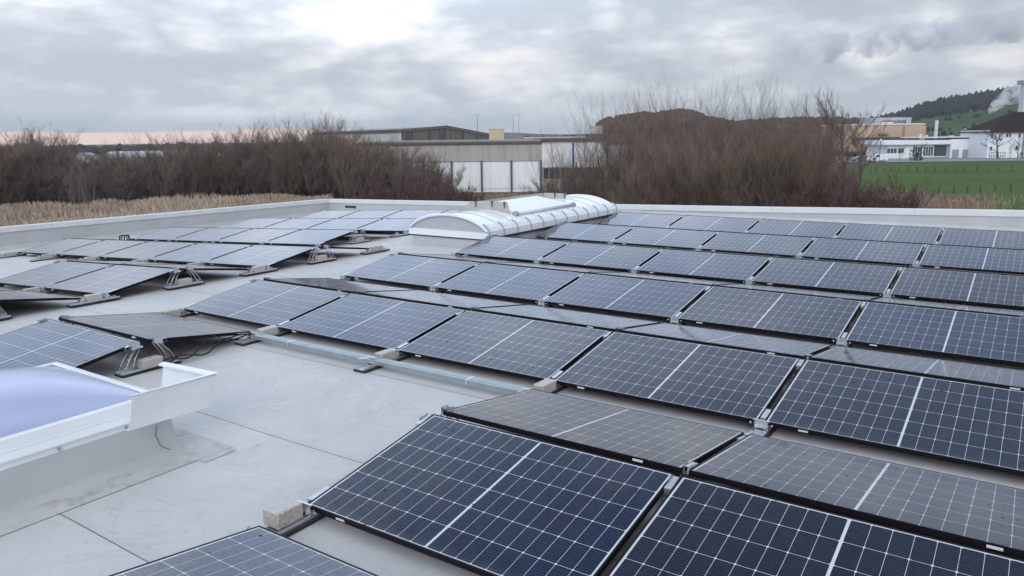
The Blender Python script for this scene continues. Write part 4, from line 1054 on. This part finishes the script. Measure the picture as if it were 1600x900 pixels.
# upper hall, stained gable turned towards the right
F = Facade('factory_hall', 'tall weathered hall with dark stained gable wall and flat pitched roof', 'factory', 628, 236, 172, R(-14))
S = F.S; h1 = 33*S; L1 = 143*S
mb = MB(); mb.quad((0, 0, -2), (L1, 0, -2), (L1, 0, 23.5*S), (L1*.52, 0, 36.5*S), (0, 0, 32*S)); mb.build('gable_wall', 'stained_cladding', F.r)
mb = MB(); mb.quad((0, 0, -2), (-28, 13, -2), (-28, 13, 32*S-.35), (0, 0, 32*S)); mb.build('side_wall', 'pale_cladding', F.r)
mb = MB(); a = [(-.15, -.2, 32*S), (L1*.52, -.2, 36.6*S), (L1+.15, -.2, 23.6*S)]; off = Vector((-28, 13.2, -.35))
for i in range(2): p, q = Vector(a[i]), Vector(a[i+1]); mb.quad(p, q, q+off, p+off)
mb.build('roof', 'roof_felt', F.r)
mb = MB()
for i in range(2): p, q = Vector(a[i]), Vector(a[i+1]); mb.quad(p+Vector((0, -.08, -.5)), q+Vector((0, -.08, -.5)), q+Vector((0, -.08, .12)), p+Vector((0, -.08, .12)))
p, q = Vector(a[0]), Vector(a[0])+off; mb.quad(p+Vector((-.1, -.1, -.5)), q+Vector((-.1, -.1, -.5)), q+Vector((-.1, -.1, .12)), p+Vector((-.1, -.1, .12)))
mb.build('roof_edge', 'dark_fascia', F.r)
mb = MB(); mb.quad((L1, 0, -2), (L1, 30, -2), (L1, 30, 23*S), (L1, 0, 23.5*S)); mb.quad((-28, 13, -2), (-28, 40, -2), (-28, 40, 30*S), (-28, 13, 31*S)); mb.quad((L1, 30, -2), (-28, 40, -2), (-28, 40, 30*S), (L1, 30, 23*S)); mb.build('rear_wall', 'pale_cladding', F.r)
F = Facade('tan_block', 'small tan rendered block beside the stained gable of the hall', 'building', 764.5, 223, 166)
F.box('wall', 'tan_render', 764.5, 787, 203.2, 228, 0, 5); F.box('roof_cap', 'tan_render', 764, 787.4, 202.3, 203.2, -.1, 5.1)
# low pale roofs beyond the hall
F = Facade('low_shed', 'long low pale roofed shed beyond the hall, seen through the trees', 'building', 800, 224, 230)
F.box('wall', 'cream_wall', 800, 935, 216, 232, 0, 20); F.box('roof', 'warm_white_sheet', 798, 937, 214.8, 216, -.4, 20.4); F.box('tower', 'pale_cladding', 923, 940, 199, 216, 1, 6)
F = Facade('greenhouse_shed', 'distant shed with pale ribbed roof above the left thicket gap', 'building', 155, 246, 330)
for k in range(7):
    m = MB(); S = F.S; x0 = 2+k*15.5*S; m.prism([(x0, 0), (x0+15*S, 0), (x0+15*S, 3.2*S), (x0+7.5*S, 8.5*S), (x0, 3.2*S)], 1, 0, 18); m.build('roof_bay', 'glass_house', F.r)
F.box('wall', 'roof_felt', 154, 268, 246, 258, 0, 18)
F = Facade('far_house', 'small distant pale house left of the ribbed shed roof', 'building', 118, 248, 320)
F.box('wall', 'cream_wall', 118, 134, 243, 256, 0, 8); m = MB(); S = F.S; m.prism([(-.5, 5*S), (16*S+.5, 5*S), (8*S, 9*S)], 1, -.3, 8.3); m.build('roof', 'roof_felt', F.r)
F = Facade('far_house', 'small distant grey house right of the ribbed shed roof', 'building', 270, 250, 300)
F.box('wall', 'pale_cladding', 270, 292, 245, 258, 0, 8); F.box('roof', 'roof_felt', 269, 293, 243.5, 245, -.4, 8.4)
# right: office and works buildings
F = Facade('works_tower', 'grey clad block with red band and dark lettering on top of the works', 'building', 1366, 200, 268)
F.box('wall', 'teal_cladding', 1366, 1422, 184.5, 206, 0, 12)
F.box('red_band', 'red_sign', 1376, 1394.5, 189, 191.2, -.12, -.005); F.box('pale_band', 'white_paint', 1376, 1394.5, 191.4, 194.4, -.11, -.004)
F.box('band_end', 'red_sign', 1393.6, 1395.8, 189, 191.6, -.13, -.121)
sc_ = 64/1600.0
for xa in (265, 365, 460, 565, 665): F.box('sign_window', 'dark_sign', 1366+(xa-10)*sc_, 1366+(xa+10)*sc_, 192.2, 194.6, -.16, -.111)
for xa, xb, ya, yb in ((700, 735, 300, 370), (775, 802, 225, 370), (835, 870, 245, 370), (835, 905, 232, 246), (905, 920, 200, 300), (948, 975, 225, 370), (1005, 1018, 228, 350), (1040, 1052, 228, 350), (1018.5, 1039.5, 228, 244), (1018.5, 1039.5, 334, 350), (1082, 1106, 215, 360), (1130, 1150, 225, 360), (1165, 1190, 215, 360), (1106.5, 1164.5, 210, 224)):
    F.box('sign_letter', 'dark_sign', 1366+xa*sc_, 1366+xb*sc_, 180+ya*.04, 180+yb*.04, -.12, -.005)
F = Facade('tan_building', 'tan flat roofed works building behind the white office', 'building', 1370, 232, 258)
F.box('wall', 'tan_wall', 1330, 1440, 196.5, 236, 0, 25); F.box('roof_edge', 'warm_white_sheet', 1329, 1441, 194.8, 196.5, -.3, 25.3)
F.box('wall_bay', 'tan_wall', 1408, 1440.2, 198.6, 236, -1.2, -.02); F.box('canopy', 'dark_fascia', 1335, 1408, 215, 220, -3, -.05)
F.window(1412, 1431, 216, 222, -1.25, 'steel_grey', 'window_pane', 3)
m = MB(); S = F.S; m.prism([(0, 21*S), (16*S, 21*S), (15*S, 23.5*S), (5*S, 24*S), (1*S, 22*S)], 1, -1.4, -.1); m.build('awning', 'roof_felt', F.r)
F = Facade('white_office', 'long white flat roofed office with window bands and two grey garage doors', 'building', 1375, 249, 236)
F.box('wall', 'white_wall', 1385, 1477, 226.5, 249, 0, 14, skirt=3); F.box('roof_band', 'white_wall', 1375, 1477, 220.6, 227, -1.6, 14.2)
F.box('garage_wall', 'white_wall', 1477.2, 1511, 219.5, 249, -1.7, 14, skirt=3); F.box('cream_wall', 'cream_wall', 1511.2, 1571, 217.5, 249, -1.5, 14.1, skirt=3)
F.box('parapet_cap', 'warm_white_sheet', 1440, 1572, 215.8, 217.3, -1.8, 14.3)
F.window(1384, 1400, 232, 240.5, -.02, n=3); F.window(1401, 1411, 232, 240.5, -.02, n=2); F.box('sill_band', 'white_paint', 1383, 1412, 241, 245, -.1, -.01)
F.window(1424, 1439, 230, 246, -.02, 'white_paint', 'window_pane', 4); F.window(1440, 1456, 230, 245, -.02, 'white_paint', 'window_pane', 4); F.window(1457, 1476, 228.5, 245, -.02, 'dark_bracket', 'window_pane', 5)
F.box('plinth', 'steel_grey', 1420, 1477, 246.4, 249, -.3, -.01)
for u in (1480.5, 1496.5): F.box('garage_door', 'grey_door', u, u+10, 235.2, 248.8, -1.78, -1.71)
for u, vt, wv in ((1443, 211, 3.5), (1452, 213, 4), (1492, 214, 5), (1517, 213, 4)):
    F.box('roof_vent', 'chimney_metal', u-wv/2, u+wv/2, vt, 217, 3, 4.2)
sgm = MB(); q = Vector((F.X(1562), -1.56, F.Z(232.5))); sgm.tube([q, q+Vector((0, -.04, 0))], .42, 16); sgm.build('round_sign_rim', 'red_sign', F.r); m = MB(); m.tube([q+Vector((0, -.042, 0)), q+Vector((0, -.06, 0))], .30, 16); m.build('round_sign_face', 'white_paint', F.r)
def stack(u, v0, v1, D, rpx, label):
    M, S = base_at(u, v1, D); r = empty('chimney', label, 'chimney', M); h = (v1-v0)*S; rr = rpx*S
    MB().tube([(0, 0, -6), (0, 0, h*.42)], rr*1.06, 12).build('lower_shaft', 'chimney_metal', r, smooth=False); MB().tube([(0, 0, h*.42), (0, 0, h)], rr*.96, 12).build('upper_shaft', 'chimney_metal', r)
    m = MB(); m.tube([(0, 0, h*.40), (0, 0, h*.44)], rr*1.2, 12); m.tube([(0, 0, h-.12), (0, 0, h+.02)], rr*1.05, 12); m.build('flange', 'steel_grey', r)
stack(1461.5, 188.5, 216, 252, 2.6, 'tall pale metal chimney above the white office roof')
stack(1507, 201, 215, 262, 1.8, 'short pale metal chimney right of the tall one')
M, S = base_at(1599, 178, 330); r = empty('factory_stack', 'grey factory stack cut by the right edge of the photo', 'chimney', M)
MB().box(-2*S, 9*S, 0, 3, -12, 46*S).build('shaft', 'chimney_metal', r); MB().box(-7*S, 12*S, -.5, 3.5, 44*S, 50*S).build('head', 'steel_grey', r)
# white gabled house at the right edge
F = Facade('gabled_house', 'white two storey house under a steep dark brown roof, right edge', 'house', 1541, 243, 225, R(0))
S = F.S
F.box('wall', 'white_wall', 1541, 1597, 205, 246, 0, 14, skirt=2); F.box('wall_wing', 'white_wall', 1597.2, 1660, 203, 246, -2, 14.1, skirt=2)
m = MB(); m.quad((-3*S, -1.0, 35*S), (130*S, -1.0, 35*S), (100*S, 7, 66*S), (57*S, 7, 66*S)); m.quad((-3*S, -1.0, 35*S), (57*S, 7, 66*S), (-3*S, 15, 35*S)); m.quad((-3*S, 15, 35*S), (57*S, 7, 66*S), (100*S, 7, 66*S), (130*S, 15, 35*S)); m.quad((130*S, -1, 35*S), (130*S, 15, 35*S), (100*S, 7, 66*S))
m.quad((-3*S, -1, 34.6*S), (130*S, -1, 34.6*S), (130*S, 15, 34.6*S), (-3*S, 15, 34.6*S)); m.build('roof', 'brown_tile', F.r)
for u0, u1, v0, v1 in ((1544, 1549, 209, 217), (1568, 1572, 209, 216), (1572.5, 1576, 209, 216), (1586.5, 1591, 209, 217), (1584, 1589, 228, 236), (1545, 1549, 229, 236)): F.window(u0, u1, v0, v1, -.02)
F.box('downpipe', 'dark_bracket', 1595, 1596, 206, 244, -.2, -.05)
# gate / railing by the cream wall
M, S = base_at(1546, 246, 219); r = empty('railing', 'low dark railing before the cream wall', 'railing', M)
for k in range(8): MB().box(k*3.4*S-.05, k*3.4*S+.05, 0, .1, -.6, 8*S).build('post', 'dark_bracket', r)
MB().box(0, 24*S, .11, .16, 7.4*S, 8*S).build('rail', 'dark_bracket', r); MB().box(0, 24*S, .11, .16, 1.6*S, 2.2*S).build('rail', 'dark_bracket', r)

# vehicles by the road
def wheel(r, x, y, rad):
    m = MB(); m.tube([(x, y-.11, rad), (x, y+.11, rad)], rad, 14); wv = m.build('wheel', 'tyre', r); n = MB(); n.tube([(x, y-.125, rad), (x, y+.125, rad)], rad*.6, 12); n.build('rim', 'chimney_metal', wv)
def car(u, D, L, prof, glass, paint, label, name):
    p = at_ground(u, D); p.z += .20; M, S = base_at(u, 250, D); M.translation = p; r = empty(name, label, 'van' if name == 'parked_van' else 'car', M)
    b = MB().prism(prof, 1, -.85, .85); b.build('body', paint, r, bevel=.05)
    for g in glass:
        for y in (-.856, .85): MB().prism(g, 1, y, y+.006).build('side_window', 'dark_glass', r)
    for x in (L*.2, L*.79):
        for y in (-.74, .74): wheel(r, x, y, .32)
    for y in (-.6, .6): MB().box(.0, .09, y-.14, y+.14, .62, .78).build('headlight', 'window_pane', r); MB().box(L-.09, L+.005, y-.1, y+.1, .75, .95).build('tail_light', 'lamp_red', r)
    return r
car(1352, 190, 4.6, [(0.04, .28), (.0, .75), (.35, .95), (1.05, 1.08), (1.75, 1.72), (2.4, 1.84), (4.45, 1.82), (4.58, 1.2), (4.58, .30)], [[(1.25, 1.12), (1.82, 1.62), (2.35, 1.66), (2.35, 1.12)]], 'car_white', 'white delivery van parked at the roadside before the office', 'parked_van')
car(1327, 193, 4.3, [(0.04, .28), (.0, .70), (.3, .85), (1.1, .98), (1.75, 1.42), (3.1, 1.46), (3.9, 1.0), (4.28, .92), (4.28, .30)], [[(1.3, 1.0), (1.8, 1.36), (2.4, 1.38), (2.4, 1.0)], [(2.5, 1.0), (2.5, 1.38), (3.05, 1.38), (3.6, 1.02)]], 'car_grey', 'dark grey car parked behind the bare tree', 'parked_car')
# street lamps
def lamp(u, v0, v1, D, label):
    M, S = base_at(u, v1, D); r = empty('street_lamp', label, 'street lamp', M); h = (v1-v0)*S
    MB().tube([(0, 0, -1), (0, 0, h*.5), (0, 0, h)], [.11, .09, .06], 8).build('pole', 'steel_grey', r)
    m = MB(); m.tube([(-1.0, 0, h+.12), (0, 0, h), (1.0, 0, h+.12)], .05, 6); m.build('arm', 'steel_grey', r)
    for s in (-1, 1): MB().box(s*1.0-.35, s*1.0+.35, -.12, .12, h+.08, h+.2).build('lamp_head', 'chimney_metal', r)
lamp(746, 180, 206, 210, 'thin twin armed street lamp above the stained hall roof')
lamp(802, 181, 218, 230, 'left of two thin street lamps beyond the tan block')
lamp(811, 179, 218, 250, 'right of two thin street lamps beyond the tan block')
M, S = base_at(1373.5, 252, 188); r = empty('street_lamp', 'short pale lamp post beside the white van', 'street lamp', M)
MB().tube([(0, 0, -1), (0, 0, 31*S)], .07, 8).build('pole', 'post_wood', r); MB().tube([(0, 0, 31*S), (0, 0, 34*S)], .22, 10).build('lamp_head', 'white_paint', r)
M, S = base_at(1366, 257, 183); r = empty('roadside_post', 'dark stout post standing in front of the white van', 'post', M)
MB().tube([(0, 0, -1), (0, 0, 9*S), (0, 0, 10*S)], [.22, .2, .12], 8).build('shaft', 'post_wood', r); MB().box(-.3, .3, -.2, .2, 7*S, 10.5*S).build('box', 'dark_bracket', r)
# field fences
def fence(D, us, hpx, label):
    M, S = base_at(us[0], 300, D); p0 = at_ground(us[0], D); M.translation = p0; Mi = M.inverted(); r = empty('wire_fence', label, 'fence', M)
    tops = []
    for u in us:
        p = at_ground(u, D*rg.uniform(.995, 1.005)); p.z += .1; q = Mi @ p; h = hpx*S*rg.uniform(.85, 1.12); lx = rg.uniform(-.14, .14)
        MB().tube([(q.x, q.y, q.z-.3), (q.x+lx, q.y, q.z+h)], [.085, .075], 6).build('post', 'post_wood', r); tops.append((q, h, lx))
    for fz in (.9, .55):
        MB().tube([(q.x+lx*fz, q.y-.09, q.z+h*fz) for q, h, lx in tops], .006, 3).build('wire', 'steel_grey', r)
fence(103, [1375, 1394, 1412, 1430, 1446, 1467, 1490, 1511, 1532, 1554, 1579, 1604, 1630], 11.5, 'near fence of dark leaning wooden posts along the green field')
fence(146, [1330, 1345, 1357, 1366, 1379, 1390, 1402, 1415, 1430, 1443, 1457, 1474, 1489, 1503, 1522, 1539, 1556, 1577, 1597, 1617], 8.5, 'far fence of small wooden posts across the middle of the field')

# ------------------------------------------------------------------ steam
def steam_mat(name, dens, scale, col, lo, hi):
    m = bpy.data.materials.new(name); m.use_nodes = True; nt = m.node_tree; nt.nodes.clear(); h = mk(nt.nodes, nt.links); inp, Mm, V, NZ, RP, MX, MR = h
    tcn = nt.nodes.new('ShaderNodeTexCoord'); pv = nt.nodes.new('ShaderNodeVolumePrincipled'); pv.inputs['Color'].default_value = (*col, 1); pv.inputs['Anisotropy'].default_value = .3
    n = NZ(tcn.outputs['Object'], scale, 5, .62, .4)
    sx = nt.nodes.new('ShaderNodeSeparateXYZ')
    nt.links.new(Mm('MULTIPLY', MR(n, lo, hi), dens), pv.inputs['Density'])
    o = nt.nodes.new('ShaderNodeOutputMaterial'); nt.links.new(pv.outputs[0], o.inputs['Volume']); MATS[name] = m
steam_mat('steam_grey', .10, .055, (.90, .91, .93), .44, .60)
steam_mat('steam_white', .45, .22, (.97, .97, .98), .47, .62)
def puff_chain(name, m, pts, label):
    """pts: (u, v, D, radius px) spine of a rising plume -> one lumpy hull"""
    bm = bmesh.new(); P = []
    for (a, b) in zip(pts, pts[1:]):
        for t in (0, .33, .67): P.append([a[i]+(b[i]-a[i])*t for i in range(4)])
    P.append(list(pts[-1]))
    mb = MB(); c = [(at(u, v, D), rp*D/FPX) for u, v, D, rp in P]
    mb.tube([q for q, _ in c], [max(.5, rr*rg.uniform(.85, 1.2)) for _, rr in c], 14)
    o = mb.build(name, m, smooth=True); tag(o, label, 'steam', kind='stuff'); bm.free(); return o
puff_chain('steam_plume', 'steam_white', [(1547, 179, 430, 3), (1552, 168, 432, 8), (1566, 157, 436, 12), (1584, 147, 440, 15), (1610, 138, 446, 14), (1650, 128, 455, 16)], 'white steam rising in front of the dark forested hill')
puff_chain('steam_plume', 'steam_grey', [(1195, 98, 760, 4), (1235, 88, 750, 14), (1290, 76, 740, 20), (1350, 70, 730, 22), (1420, 60, 720, 24), (1500, 48, 710, 22), (1600, 40, 700, 26), (1720, 22, 690, 30)], 'long grey drifting steam cloud above the right horizon')

# ------------------------------------------------------------------ air
hm = bpy.data.materials.new('haze'); hm.use_nodes = True; ht = hm.node_tree; ht.nodes.clear()
hv = ht.nodes.new('ShaderNodeVolumePrincipled'); hv.inputs['Color'].default_value = (.90, .94, 1.0, 1); hv.inputs['Density'].default_value = .00015; hv.inputs['Anisotropy'].default_value = .2
ho = ht.nodes.new('ShaderNodeOutputMaterial'); ht.links.new(hv.outputs[0], ho.inputs['Volume']); MATS['haze'] = hm
hz = MB().box(-2020, 1520, -260, 2060, -14, 130).build('haze', 'haze'); hz['kind'] = 'stuff'
